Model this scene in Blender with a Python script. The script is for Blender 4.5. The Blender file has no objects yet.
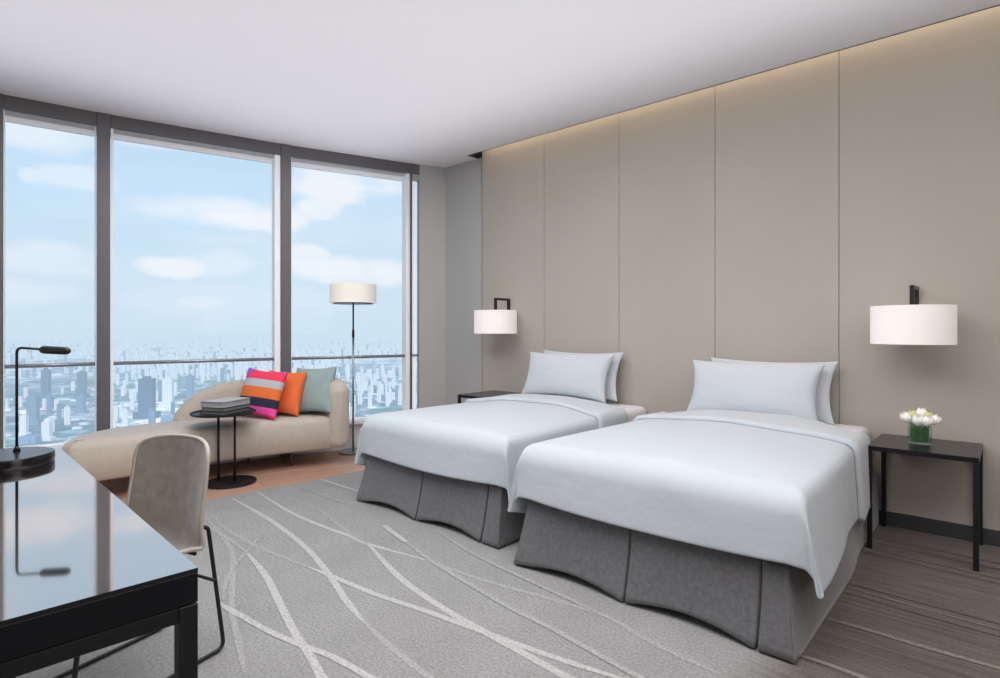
import bpy, bmesh, math, random
from mathutils import Vector, Matrix
C = bpy.context.scene.collection
R = math.radians
pi = math.pi

# ------------------------------------------------------------------ camera
CAM_H = 1.2
YAW = R(41.7)
FWD = Vector((-math.sin(YAW), math.cos(YAW), 0)); RGT = Vector((math.cos(YAW), math.sin(YAW), 0))
cd = bpy.data.cameras.new('camera'); cam = bpy.data.objects.new('camera', cd); C.objects.link(cam)
cam.location = (0, 0, CAM_H); cam.rotation_euler = (R(90), 0, YAW)
cd.sensor_width = 36; cd.lens = 36*0.575; cd.shift_y = -0.010; cd.clip_start = .05; cd.clip_end = 90000
bpy.context.scene.camera = cam

# ------------------------------------------------------------------ materials
def mat(name, col, rough=.6, metal=0, spec=.5, noise=None, bump=None, emit=None, sheen=0, coat=0, trans=0, alpha=None):
    m = bpy.data.materials.new(name); m.use_nodes = True; nt = m.node_tree; b = nt.nodes['Principled BSDF']
    b.inputs['Base Color'].default_value = (*col, 1); b.inputs['Roughness'].default_value = rough
    b.inputs['Metallic'].default_value = metal; b.inputs['Specular IOR Level'].default_value = spec
    b.inputs['Sheen Weight'].default_value = sheen; b.inputs['Coat Weight'].default_value = coat
    b.inputs['Transmission Weight'].default_value = trans
    if emit: b.inputs['Emission Color'].default_value = (*emit[0], 1); b.inputs['Emission Strength'].default_value = emit[1]
    if noise or bump:
        tc = nt.nodes.new('ShaderNodeTexCoord')
    if noise:                       # (scale, amount, detail)
        n = nt.nodes.new('ShaderNodeTexNoise'); n.inputs['Scale'].default_value = noise[0]; n.inputs['Detail'].default_value = noise[2]
        nt.links.new(tc.outputs['Object'], n.inputs['Vector'])
        r = nt.nodes.new('ShaderNodeMapRange'); r.inputs['From Min'].default_value = .3; r.inputs['From Max'].default_value = .7
        r.inputs['To Min'].default_value = 1-noise[1]; r.inputs['To Max'].default_value = 1+noise[1]
        nt.links.new(n.outputs['Fac'], r.inputs['Value'])
        v = nt.nodes.new('ShaderNodeVectorMath'); v.operation = 'SCALE'; v.inputs[0].default_value = col
        nt.links.new(r.outputs['Result'], v.inputs['Scale']); nt.links.new(v.outputs['Vector'], b.inputs['Base Color'])
    if bump:                        # (scale, strength)
        n = nt.nodes.new('ShaderNodeTexNoise'); n.inputs['Scale'].default_value = bump[0]; n.inputs['Detail'].default_value = 3
        nt.links.new(tc.outputs['Object'], n.inputs['Vector'])
        bp = nt.nodes.new('ShaderNodeBump'); bp.inputs['Strength'].default_value = bump[1]; bp.inputs['Distance'].default_value = bump[2] if len(bump) > 2 else .002
        nt.links.new(n.outputs['Fac'], bp.inputs['Height']); nt.links.new(bp.outputs['Normal'], b.inputs['Normal'])
    return m

M = {}
M['ceiling'] = mat('ceiling_paint', (.83, .815, .85), .9)
M['greywall'] = mat('grey_wall', (.45, .455, .45), .85, bump=(90, .1))
M['plainwall'] = mat('plain_wall', (.62, .58, .54), .85)
M['backwall'] = mat('back_wall_wood', (.16, .13, .11), .6)
M['panel'] = mat('wall_fabric', (.45, .415, .37), .8, noise=(1.2, .03, 2), bump=(350, .25, .0015))
M['dark'] = mat('dark_gap', (.012, .012, .013), .6)
M['baseb'] = mat('baseboard_dark', (.045, .048, .05), .6)
M['mullion'] = mat('mullion_grey', (.135, .13, .138), .45, .2)
M['frame'] = mat('frame_white', (.90, .91, .93), .5, emit=((.9, .93, 1), .10))  # slight glow added to lighten the window jambs
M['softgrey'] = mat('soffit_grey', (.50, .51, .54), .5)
M['glow_strip'] = mat('glowing_white_pane', (.8, .81, .83), .5, emit=((.85, .88, .93), .55))  # emission stands in for bright sky behind this narrow pane
M['rail'] = mat('rail_metal', (.40, .40, .42), .35, .7)
M['sill'] = mat('sill_white', (.75, .76, .78), .4)
M['linen'] = mat('white_linen', (.505, .55, .595), .85, bump=(5, .35, .03), sheen=.2)
M['pillow'] = mat('pillow_linen', (.545, .585, .63), .85, bump=(7, .45, .03), sheen=.2)
M['sheet'] = mat('sheet_linen', (.72, .71, .73), .85, bump=(10, .2, .01))
M['skirt'] = mat('skirt_velvet', (.112, .110, .119), .9, noise=(55, .2, 7), bump=(220, .35), sheen=.5)
M['sofa'] = mat('sofa_velvet', (.52, .465, .40), .85, noise=(16, .05, 5), bump=(300, .3), sheen=.35)
M['chairfab'] = mat('chair_velvet', (.235, .212, .182), .85, noise=(22, .18, 6), bump=(200, .3), sheen=.4)
M['piping'] = mat('chair_piping', (.40, .365, .32), .7)
M['black'] = mat('black_metal', (.009, .009, .011), .45, .2)
M['blackg'] = mat('black_satin', (.007, .007, .010), .22, 0, .35)
M['brass'] = mat('dark_leg', (.16, .12, .08), .4, .7)
M['chrome'] = mat('pole_metal', (.30, .33, .37), .25, .9)
M['shade'] = mat('lampshade_white', (.82, .77, .75), .8, noise=(2, .02, 2), emit=((1, .90, .86), .22))
M['shadef'] = mat('lampshade_ivory', (.80, .76, .69), .8, emit=((1, .93, .84), .22))
M['bracket'] = mat('bracket_bronze', (.030, .028, .028), .35, .6)
M['bookgrey'] = mat('book_grey', (.42, .42, .43), .6)
M['bookpage'] = mat('book_pages', (.36, .37, .38), .8, bump=(400, .4))
M['bookdark'] = mat('book_black', (.025, .027, .032), .5)
M['bookpd'] = mat('book_page_edge', (.17, .19, .19), .8, bump=(400, .4))
M['orange'] = mat('cushion_orange', (.83, .17, .045), .85, bump=(120, .3), noise=(12, .05, 3))
M['teal'] = mat('cushion_sage', (.30, .405, .395), .85, bump=(120, .3), noise=(12, .05, 3))
M['petal'] = mat('tulip_petal', (.92, .90, .87), .5, emit=((1, .97, .93), .10))  # faint glow added to lift the petals out of shade
M['petalt'] = mat('tulip_bud', (.62, .70, .30), .5)
M['leafg'] = mat('leaf_green', (.075, .20, .022), .5)
M['leafin'] = mat('leaf_lining', (.10, .27, .075), .5, noise=(40, .3, 3))

def glassmat(name, tint, refl, rough=.0):
    m = bpy.data.materials.new(name); m.use_nodes = True; nt = m.node_tree; nt.nodes.clear()
    o = nt.nodes.new('ShaderNodeOutputMaterial'); t = nt.nodes.new('ShaderNodeBsdfTransparent'); g = nt.nodes.new('ShaderNodeBsdfGlossy')
    x = nt.nodes.new('ShaderNodeMixShader'); f = nt.nodes.new('ShaderNodeFresnel'); f.inputs['IOR'].default_value = refl
    t.inputs['Color'].default_value = (*tint, 1); g.inputs['Roughness'].default_value = rough
    nt.links.new(f.outputs[0], x.inputs[0]); nt.links.new(t.outputs[0], x.inputs[1]); nt.links.new(g.outputs[0], x.inputs[2])
    nt.links.new(x.outputs[0], o.inputs['Surface']); return m
M['glass'] = glassmat('window_glass', (.98, .99, 1.0), 1.12)
M['vaseglass'] = glassmat('vase_glass', (.93, .97, .95), 1.45)

# mirror-like black glass desk top
def desk_mat():
    m = bpy.data.materials.new('desk_black_glass'); m.use_nodes = True; nt = m.node_tree; nt.nodes.clear()
    o = nt.nodes.new('ShaderNodeOutputMaterial'); d = nt.nodes.new('ShaderNodeBsdfDiffuse'); g = nt.nodes.new('ShaderNodeBsdfGlossy')
    d.inputs['Color'].default_value = (.02, .024, .03, 1); g.inputs['Color'].default_value = (.93, .82, .77, 1); g.inputs['Roughness'].default_value = .05
    x = nt.nodes.new('ShaderNodeMixShader'); lw = nt.nodes.new('ShaderNodeLayerWeight'); lw.inputs['Blend'].default_value = .5
    mr = nt.nodes.new('ShaderNodeMapRange'); mr.inputs['From Min'].default_value = .2; mr.inputs['From Max'].default_value = .9
    mr.inputs['To Min'].default_value = .62; mr.inputs['To Max'].default_value = .9
    nt.links.new(lw.outputs['Facing'], mr.inputs['Value']); nt.links.new(mr.outputs[0], x.inputs[0])
    nt.links.new(d.outputs[0], x.inputs[1]); nt.links.new(g.outputs[0], x.inputs[2]); nt.links.new(x.outputs[0], o.inputs['Surface'])
    return m
M['desktop'] = desk_mat()

# ------------------------------------------------------------------ carpet / wood materials
def carpet_mat():
    m = mat('carpet', (.3, .3, .3), .95, sheen=.2); nt = m.node_tree; b = nt.nodes['Principled BSDF']
    geo = nt.nodes.new('ShaderNodeNewGeometry')
    sx = nt.nodes.new('ShaderNodeSeparateXYZ'); nt.links.new(geo.outputs['Position'], sx.inputs[0])
    n1 = nt.nodes.new('ShaderNodeTexNoise'); n1.inputs['Scale'].default_value = 90; n1.inputs['Detail'].default_value = 5
    n2 = nt.nodes.new('ShaderNodeTexNoise'); n2.inputs['Scale'].default_value = 4; n2.inputs['Detail'].default_value = 4
    for n in (n1, n2): nt.links.new(geo.outputs['Position'], n.inputs['Vector'])
    mp = nt.nodes.new('ShaderNodeMapping'); mp.inputs['Scale'].default_value = (1.5, 28, 1)
    nt.links.new(geo.outputs['Position'], mp.inputs['Vector'])
    n3 = nt.nodes.new('ShaderNodeTexNoise'); n3.inputs['Scale'].default_value = 1.6; n3.inputs['Detail'].default_value = 3
    nt.links.new(mp.outputs[0], n3.inputs['Vector'])
    def mr(src, a, b_, c, d):
        r = nt.nodes.new('ShaderNodeMapRange'); r.inputs['From Min'].default_value = a; r.inputs['From Max'].default_value = b_
        r.inputs['To Min'].default_value = c; r.inputs['To Max'].default_value = d; nt.links.new(src, r.inputs['Value']); return r.outputs['Result']
    def mul(a, b_):
        r = nt.nodes.new('ShaderNodeMath'); r.operation = 'MULTIPLY'; nt.links.new(a, r.inputs[0]); nt.links.new(b_, r.inputs[1]); return r.outputs[0]
    fine = mul(mr(n1.outputs['Fac'], .3, .7, .72, 1.28), mr(n2.outputs['Fac'], .3, .7, .93, 1.07))
    shade_zone = mr(sx.outputs['X'], -.75, -.55, 0, 1)  # right of the near bed, shading is put into the carpet colour
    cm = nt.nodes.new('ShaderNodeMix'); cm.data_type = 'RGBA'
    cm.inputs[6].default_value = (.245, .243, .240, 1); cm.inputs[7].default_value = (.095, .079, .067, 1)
    nt.links.new(shade_zone, cm.inputs[0])
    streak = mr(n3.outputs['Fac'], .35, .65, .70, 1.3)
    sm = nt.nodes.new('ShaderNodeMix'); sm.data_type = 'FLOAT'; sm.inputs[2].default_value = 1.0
    nt.links.new(shade_zone, sm.inputs[0]); nt.links.new(streak, sm.inputs[3])
    tot = mul(fine, sm.outputs[0])
    v = nt.nodes.new('ShaderNodeVectorMath'); v.operation = 'SCALE'; nt.links.new(cm.outputs[2], v.inputs[0]); nt.links.new(tot, v.inputs['Scale'])
    nt.links.new(v.outputs[0], b.inputs['Base Color'])
    bp = nt.nodes.new('ShaderNodeBump'); bp.inputs['Strength'].default_value = .6; bp.inputs['Distance'].default_value = .004
    nt.links.new(n1.outputs['Fac'], bp.inputs['Height']); nt.links.new(bp.outputs[0], b.inputs['Normal'])
    return m
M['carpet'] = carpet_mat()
def line_mat(name, c):
    m = mat(name, c, .95, noise=(90, .25, 4)); return m
M['line'] = line_mat('carpet_line', (.40, .395, .39))
M['linef'] = line_mat('carpet_line_faint', (.31, .307, .303))
M['lined'] = line_mat('carpet_line_shaded', (.22, .19, .17))  # line colours with the same right-hand shading mixed in
M['linedf'] = line_mat('carpet_line_shaded_faint', (.135, .115, .10))
def wood_mat():
    m = mat('wood_boards', (.4, .2, .12), .42, spec=.4); nt = m.node_tree; b = nt.nodes['Principled BSDF']
    geo = nt.nodes.new('ShaderNodeNewGeometry')
    mp = nt.nodes.new('ShaderNodeMapping'); mp.inputs['Rotation'].default_value = (0, 0, R(90+4)); nt.links.new(geo.outputs['Position'], mp.inputs['Vector'])
    br = nt.nodes.new('ShaderNodeTexBrick'); br.inputs['Scale'].default_value = 1; br.inputs['Brick Width'].default_value = 1.2; br.inputs['Row Height'].default_value = .12
    br.inputs['Mortar Size'].default_value = .002; br.inputs['Color1'].default_value = (.43, .25, .175, 1); br.inputs['Color2'].default_value = (.49, .295, .215, 1)
    br.inputs['Mortar'].default_value = (.2, .1, .06, 1); nt.links.new(mp.outputs[0], br.inputs['Vector'])
    mp2 = nt.nodes.new('ShaderNodeMapping'); mp2.inputs['Scale'].default_value = (3, 30, 1); nt.links.new(mp.outputs[0], mp2.inputs['Vector'])
    n = nt.nodes.new('ShaderNodeTexNoise'); n.inputs['Scale'].default_value = 1.5; n.inputs['Detail'].default_value = 4; nt.links.new(mp2.outputs[0], n.inputs['Vector'])
    r = nt.nodes.new('ShaderNodeMapRange'); r.inputs['To Min'].default_value = .75; r.inputs['To Max'].default_value = 1.25; nt.links.new(n.outputs['Fac'], r.inputs['Value'])
    v = nt.nodes.new('ShaderNodeVectorMath'); v.operation = 'SCALE'; nt.links.new(br.outputs['Color'], v.inputs[0]); nt.links.new(r.outputs[0], v.inputs['Scale'])
    nt.links.new(v.outputs[0], b.inputs['Base Color']); return m
M['wood'] = wood_mat()

# ------------------------------------------------------------------ helpers
def obj(name, bm, m, parent=None, smooth=False, loc=None, rot=None):
    me = bpy.data.meshes.new(name)
    bmesh.ops.recalc_face_normals(bm, faces=bm.faces)
    bm.to_mesh(me); bm.free()
    for mm in (m if isinstance(m, (list, tuple)) else [m]): me.materials.append(mm)
    if smooth: me.polygons.foreach_set('use_smooth', [True]*len(me.polygons))
    o = bpy.data.objects.new(name, me); C.objects.link(o)
    if parent is not None: o.parent = parent
    if loc: o.location = loc
    if rot: o.rotation_euler = rot
    return o
def smooth_angle(o, a=40):
    for p in o.data.polygons: p.use_smooth = True
    bm = bmesh.new(); bm.from_mesh(o.data)
    for e in bm.edges:
        if len(e.link_faces) == 2 and e.calc_face_angle(0) > R(a): e.smooth = False
    bm.to_mesh(o.data); bm.free()
def tag(o, label, cat, group=None, kind=None):
    if label: o['label'] = label
    if cat: o['category'] = cat
    if group: o['group'] = group
    if kind: o['kind'] = kind
    return o
def thing(name, label, cat, loc=(0, 0, 0), rz=0, group=None):
    o = bpy.data.objects.new(name, None); C.objects.link(o); o.location = loc; o.rotation_euler = (0, 0, rz); o.empty_display_size = .1
    return tag(o, label, cat, group)
def struct(name, bm, m, parent=None, **k):
    o = obj(name, bm, m, parent, **k)
    if parent is None: o['kind'] = 'structure'
    return o
def box(bm, lo, hi, bev=0, seg=2, rz=0, piv=None, mi=0):
    lo, hi = Vector(lo), Vector(hi); c = (lo+hi)/2; s = hi-lo
    r = bmesh.ops.create_cube(bm, size=1); vs = r['verts']
    bmesh.ops.scale(bm, vec=s, verts=vs); bmesh.ops.translate(bm, vec=c, verts=vs)
    fs = {f for v in vs for f in v.link_faces}
    for f in fs: f.material_index = mi
    if bev:
        es = list({e for v in vs for e in v.link_edges})
        rr = bmesh.ops.bevel(bm, geom=es, offset=bev, segments=seg, affect='EDGES', profile=.5)
        vs = list({v for f in rr['faces'] for v in f.verts} | {v for v in vs if v.is_valid})
        for f in rr['faces']: f.material_index = mi
    if rz: bmesh.ops.rotate(bm, cent=piv or c, matrix=Matrix.Rotation(rz, 3, 'Z'), verts=[v for v in vs if v.is_valid])
    return [v for v in vs if v.is_valid]
def obox(bm, a, b, w, z0, z1, side=0, bev=0):
    """a box whose plan centreline runs from a to b; side shifts it sideways (left of a->b positive)"""
    a, b = Vector(a), Vector(b); d = (b-a); L = d.length; d.normalize(); n = Vector((-d.y, d.x))
    c = (a+b)/2 + n*side
    vs = box(bm, (-L/2, -w/2, z0), (L/2, w/2, z1), bev)
    bmesh.ops.rotate(bm, cent=(0, 0, 0), matrix=Matrix.Rotation(math.atan2(d.y, d.x), 3, 'Z'), verts=vs)
    bmesh.ops.translate(bm, vec=(c.x, c.y, 0), verts=vs)
def lathe(bm, prof, seg=48, cx=0, cy=0, closed=False):
    rings = []
    for r, z in prof:
        if r < 1e-6: rings.append([bm.verts.new((cx, cy, z))])
        else: rings.append([bm.verts.new((cx+r*math.cos(2*pi*i/seg), cy+r*math.sin(2*pi*i/seg), z)) for i in range(seg)])
    pr = list(zip(rings, rings[1:])) + ([(rings[-1], rings[0])] if closed else [])
    for a, b in pr:
        for i in range(seg):
            j = (i+1) % seg
            if len(a) == 1 and len(b) == 1: continue
            if len(a) == 1: bm.faces.new((a[0], b[j], b[i]))
            elif len(b) == 1: bm.faces.new((a[i], a[j], b[0]))
            else: bm.faces.new((a[i], a[j], b[j], b[i]))
def catmull(pts, n=8, closed=False):
    P = [Vector(p) for p in pts]; out = []; N = len(P)
    for i in range(N if closed else N-1):
        p0 = P[(i-1) % N] if (closed or i > 0) else P[0]*2-P[1]
        p1, p2 = P[i], P[(i+1) % N]
        p3 = P[(i+2) % N] if (closed or i+2 < N) else P[-1]*2-P[-2]
        for k in range(n):
            t = k/n
            out.append(.5*((2*p1)+(-p0+p2)*t+(2*p0-5*p1+4*p2-p3)*t*t+(-p0+3*p1-3*p2+p3)*t**3))
    if not closed: out.append(P[-1])
    return out
def fillet(pts, r, n=6):
    P = [Vector(p) for p in pts]; out = [P[0]]
    for i in range(1, len(P)-1):
        a, b, c = P[i-1], P[i], P[i+1]
        u = (a-b); v = (c-b); k = min(r, u.length*.49, v.length*.49)
        p, q = b+u.normalized()*k, b+v.normalized()*k
        for j in range(n+1):
            t = j/n; out.append(p*(1-t)**2+b*2*t*(1-t)+q*t*t)
    out.append(P[-1]); return out
def tube(bm, pts, r, seg=12, closed=False):
    P = [Vector(p) for p in pts]; N = len(P); rings = []; up = None
    for i in range(N):
        a = P[(i-1) % N] if (closed or i > 0) else P[i]; b = P[(i+1) % N] if (closed or i < N-1) else P[i]
        t = (b-a).normalized()
        if up is None:
            up = Vector((0, 0, 1)) if abs(t.z) < .9 else Vector((1, 0, 0))
        s = t.cross(up); s.normalize(); up = s.cross(t).normalized()
        rr = r[i] if isinstance(r, (list, tuple)) else r
        rings.append([bm.verts.new(P[i]+s*math.cos(2*pi*k/seg)*rr+up*math.sin(2*pi*k/seg)*rr) for k in range(seg)])
    for a, b in list(zip(rings, rings[1:])) + ([(rings[-1], rings[0])] if closed else []):
        for k in range(seg): bm.faces.new((a[k], a[(k+1) % seg], b[(k+1) % seg], b[k]))
    if not closed: bm.faces.new(rings[0][::-1]); bm.faces.new(rings[-1])
def sstep(a, b, x):
    t = max(0, min(1, (x-a)/(b-a))) if a != b else float(x >= a); return t*t*(3-2*t)
def lerp(a, b, t): return a+(b-a)*t
def add_subsurf(o, n=1):
    m = o.modifiers.new('subdivision', 'SUBSURF'); m.levels = n; m.render_levels = n
def add_solid(o, t, off=-1):
    m = o.modifiers.new('solidify', 'SOLIDIFY'); m.thickness = t; m.offset = off

# ================================================================== ROOM SHELL
ZC = 2.929; YW = 4.20; YE = 4.06
XW = -3.985                     # where the headboard panelling begins
XB, YL = 2.3, -1.35             # back wall and left wall behind the camera
# interior line of the facade (three straight facets)
F0 = Vector((-5.62, .30)); Fj = Vector((-5.553, .716)); F1 = Vector((-5.441, 1.328)); F2 = Vector((-5.083, 2.690)); F3 = Vector((-4.690, 3.868)); F4 = Vector((-4.660, 3.955)); F5 = Vector((-4.536, 4.21))
Fend = Vector((-5.80, -1.35))
# floor: carpet over the room, boards beside the windows
bm = bmesh.new()
vs = [bm.verts.new(p) for p in ((-4.20, YL, 0), (XB, YL, 0), (XB, YW+.05, 0), (-4.06, YW+.05, 0), (-4.105, 2.90, 0), (-4.215, 1.70, 0), (-4.20, 0.5, 0))]
bm.faces.new(vs)
def strip(bm, pts, w, mi, z):
    P = catmull([(a, b, 0) for a, b in pts], 6) if len(pts) > 2 else [Vector((*p, 0)) for p in pts]
    L, Rr = [], []; W0 = w
    for i, p in enumerate(P):
        t = (P[min(i+1, len(P)-1)]-P[max(i-1, 0)]).normalized(); n = Vector((-t.y, t.x, 0)); w = W0*(.45+.55*min(1, min(i, len(P)-1-i)/5)) if len(P) > 6 else W0
        L.append(bm.verts.new((*(p+n*w/2).xy, z))); Rr.append(bm.verts.new((*(p-n*w/2).xy, z)))
    for i in range(len(P)-1):
        f = bm.faces.new((L[i], L[i+1], Rr[i+1], Rr[i])); f.material_index = mi
LN = [
 ([(-4.137,1.782),(-3.482,1.736),(-2.96,1.661),(-2.58,1.568),(-2.203,1.447),(-2.002,1.392)], .030, 1),
 ([(-2.002,1.392),(-1.759,1.348),(-1.495,1.316),(-1.2,1.29),(-.8,1.28)], .026, 2),
 ([(-4.146,1.975),(-3.536,1.899),(-3.14,1.894),(-2.867,1.91),(-2.685,1.906),(-2.274,1.974)], .026, 1),
 ([(-2.274,1.974),(-1.967,1.989),(-1.738,2.02),(-1.296,2.088),(-1.087,2.042),(-.911,2.015),(-.759,2.002)], .026, 2),
 ([(-4.167,2.056),(-3.555,2.054),(-3.324,2.034),(-2.895,1.929),(-2.685,1.906)], .022, 2),
 ([(-2.685,1.906),(-2.228,1.756),(-1.925,1.695),(-1.647,1.665),(-1.42,1.65),(-1.222,1.637),(-.9,1.62),(-.6,1.62)], .034, 1),
 ([(-3.981,1.558),(-3.453,1.476),(-2.982,1.487),(-2.633,1.521)], .024, 2),
 ([(-2.633,1.521),(-2.449,1.542),(-2.158,1.565),(-1.882,1.612),(-1.648,1.643),(-1.513,1.663),(-1.244,1.70),(-.95,1.76)], .030, 1),
 ([(-4.1,1.43),(-3.667,1.424),(-3.322,1.42),(-3.044,1.396)], .022, 2),
 ([(-3.044,1.396),(-2.707,1.329),(-2.428,1.247),(-2.124,1.158),(-1.924,1.112),(-1.772,1.069),(-1.5,1.0)], .032, 1),
 ([(-3.9,1.5),(-3.421,1.417),(-3.077,1.33),(-2.699,1.163),(-2.47,1.064),(-2.231,.984),(-2.007,.906)], .026, 2),
 ([(-2.613,1.057),(-2.464,1.07),(-2.195,1.094),(-2.008,1.127),(-1.869,1.16),(-1.649,1.179),(-1.3,1.20)], .028, 1),
 ([(-4.12,2.472),(-3.5,2.478)], .030, 1),
 ([(-4.164,2.253),(-3.617,2.245),(-3.275,2.245)], .020, 2),
 ([(-2.858,2.145),(-2.55,2.066)], .030, 1),
 ([(-2.55,2.066),(-2.259,1.988),(-1.964,1.932),(-1.613,1.875),(-1.385,1.857),(-1.13,1.82),(-.9,1.79),(-.72,1.78)], .028, 2),
 ([(-2.535,2.294),(-2.179,2.203),(-1.852,2.153),(-1.563,2.12),(-1.3,2.088)], .024, 2),
 ([(-3.4,1.70),(-2.9,1.25),(-2.6,1.08)], .02, 2),
 ([(-.62,2.676),(-.389,2.684),(-.201,2.682),(.6,2.72)], .026, 3),
 ([(-.62,2.306),(-.479,2.312),(-.2,2.30),(.6,2.33)], .024, 3),
 ([(-.62,3.122),(-.302,3.106),(.4,3.085)], .012, 4), ([(-.62,3.067),(-.296,3.045),(.4,3.02)], .012, 3),
 ([(-.62,3.00),(-.296,2.98),(.4,2.955)], .010, 4),
 ([(-.62,3.70),(-.273,3.67),(.4,3.643)], .010, 3), ([(-.6,3.80),(.4,3.79)], .008, 4), ([(-.6,3.60),(.4,3.56)], .008, 4), ([(-.6,3.90),(.4,3.88)], .008, 4),
 ([(-.55,1.8),(0,1.82),(.6,1.85)], .024, 3),
]
for i, (p, w, mi) in enumerate(LN): strip(bm, p, w, mi, .0008+i*.00012)
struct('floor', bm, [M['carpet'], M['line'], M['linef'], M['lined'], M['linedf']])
bm = bmesh.new()
vs = [bm.verts.new((a, b, -.004)) for a, b in ((-6.2, YL), (-4.0, YL), (-4.0, 4.4), (-6.2, 4.4))]; bm.faces.new(vs)
struct('floor', bm, M['wood'])
# ceiling with slot along the headboard wall
bm = bmesh.new()
for z0, z1 in ((ZC, ZC+.12),):
    pl = [(-5.80, -1.45), (-5.60, .30), (-5.553, .716), (-5.441, 1.328), (-5.087, 2.666), (-4.703, 3.823), (-4.53, 4.24), (-4.06, 4.24), (-4.06, YE), (XB+.1, YE), (XB+.1, -1.45)]
    lo = [bm.verts.new((a-.10*(i < 7), b, z0)) for i, (a, b) in enumerate(pl)]; up = [bm.verts.new((a-.10*(i < 7), b, z1)) for i, (a, b) in enumerate(pl)]
    bm.faces.new(lo); bm.faces.new(up[::-1])
    for i in range(len(pl)): j = (i+1) % len(pl); bm.faces.new((lo[i], lo[j], up[j], up[i]))
box(bm, (-4.06, YE, ZC+.22), (XB+.1, 4.5, ZC+.3))
struct('ceiling', bm, M['ceiling'])
bm = bmesh.new()                # dark lining of the slot
box(bm, (-4.065, YE-.004, ZC+.002), (XB, YE+.004, ZC+.22)); box(bm, (-4.068, YE, ZC+.001), (-4.058, YW+.02, ZC+.22)); box(bm, (-4.06, YE-.001, ZC-.004), (XB, YE+.003, ZC+.01))
box(bm, (-4.06, YE, ZC+.215), (-3.99, YW, ZC+.219)); box(bm, (-4.06, 4.19, ZC+.001), (XW+.002, 4.215, ZC+.22))
struct('trim_1', bm, M['dark'])
# headboard wall
bm = bmesh.new()
seams = [XW, -3.202, -2.426, -1.629, -.83, -.01, .8, 1.6, XB]
for a, b in zip(seams, seams[1:]): box(bm, (a+.0016, YW, .085), (b-.0016, YW+.04, ZC+.21), .002, 1)
struct('wall_right', bm, M['panel'])
bm = bmesh.new(); box(bm, (XW-.012, YW+.012, 0), (XB+.1, YW+.2, ZC+.25)); struct('trim_2', bm, M['dark'])
bm = bmesh.new(); box(bm, (XW, YW-.006, 0), (XB, YW+.014, .082), .002, 1); struct('baseboard_right', bm, M['baseb'])
# grey wall return beside the window
bm = bmesh.new(); box(bm, (-4.60, 4.21, 0), (XW-.012, 4.4, ZC+.01)); struct('wall_right_return', bm, M['greywall'])
bm = bmesh.new(); obox(bm, F4, F5+(F5-F4).normalized()*.04, .10, 0, ZC, .05); struct('wall_far_return', bm, M['greywall'])
# walls behind camera
bm = bmesh.new(); box(bm, (XB, YL-.1, 0), (XB+.1, 4.5, ZC+.3)); struct('wall_back', bm, M['backwall'])
bm = bmesh.new(); box(bm, (-6.2, YL-.1, 0), (XB+.1, YL, ZC+.3)); struct('wall_left', bm, M['plainwall'])

# ------------------------------------------------------------------ windows
def unit(a, b): d = (b-a).normalized(); return d, Vector((-d.y, d.x))   # n points outwards (towards -x)
def along(a, b, t): return a+(b-a)*t
HD = .105; SZ = .285; RZ = .922
def window(name, a, b, wa, wb, lw=.02, rw=.02, header=True):
    """glazed bay between plan points a and b; wa/wb half widths of the mullions there"""
    d, n = unit(a, b)
    a2, b2 = a+d*wa, b-d*wb
    bm = bmesh.new()
    obox(bm, a2, b2, .03, ZC-HD-.055, ZC, .135)             # outer top rail
    obox(bm, a2, b2, .03, SZ-.05, SZ+.015, .135)             # outer bottom rail
    obox(bm, a2, a2+d*lw, .12, SZ, ZC-HD, .075); obox(bm, b2-d*rw, b2, .12, SZ, ZC-HD, .075)
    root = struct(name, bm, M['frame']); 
    bm = bmesh.new(); obox(bm, a, b, .12, ZC-HD, ZC+.002, .06); obj('header', bm, M['mullion'], root)
    bm = bmesh.new(); obox(bm, a2, b2, .10, ZC-HD-.012, ZC-HD, .075); obj('soffit', bm, M['softgrey'], root)
    bm = bmesh.new(); obox(bm, a2+d*.005, b2-d*.005, .008, SZ+.01, ZC-HD-.045, .135); obj('pane', bm, M['glass'], root)
    bm = bmesh.new(); p, q = a2-n*0+n*.05, b2+n*.05
    tube(bm, [(*p, RZ), (*q, RZ)], .0125, 14)
    tube(bm, [(*(p+n*.02), RZ-.012), (*(q+n*.02), RZ-.012)], .006, 8)
    obj('rail', bm, M['rail'], root, smooth=True)
    return root
window('window_1', Fj, F1, .012, .047, .006, .006)
window('window_2', F1, F2, .047, .047, .018, .05)
window('window_3', F2, F3, .047, .0, .006, .05)
window('window_4', Fend, Fj, .0, .012)
d34, n34 = unit(F3, F4)
bm = bmesh.new(); obox(bm, F3+d34*.012, F4, .02, SZ, ZC-HD-.05, .11); w5 = struct('window_5', bm, M['glow_strip'])
bm = bmesh.new(); obox(bm, F3, F4, .12, ZC-HD, ZC, .06); obj('header', bm, M['mullion'], w5)
bm = bmesh.new(); obox(bm, F3, F4, .10, ZC-HD-.05, ZC-HD, .06); obj('soffit', bm, M['softgrey'], w5)
bm = bmesh.new(); tube(bm, [(*(F3+n34*.05), RZ), (*(F4+n34*.05), RZ)], .012, 12); obj('rail', bm, M['rail'], w5)
def mull(name, a, b, c, w, dep=.17):
    d = ((b-a).normalized()+(c-b).normalized()).normalized(); n = Vector((-d.y, d.x)); bm = bmesh.new()
    obox(bm, b-d*w, b+d*w, dep, 0, ZC+.002, dep/2-.012, .003); return struct(name, bm, M['mullion'])
mull('trim_4', Fend, Fj, F1, .010); mull('trim_5', Fj, F1, F2, .044); mull('trim_6', F1, F2, F3, .044); mull('trim_7', F2, F3, F4, .010)
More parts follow.
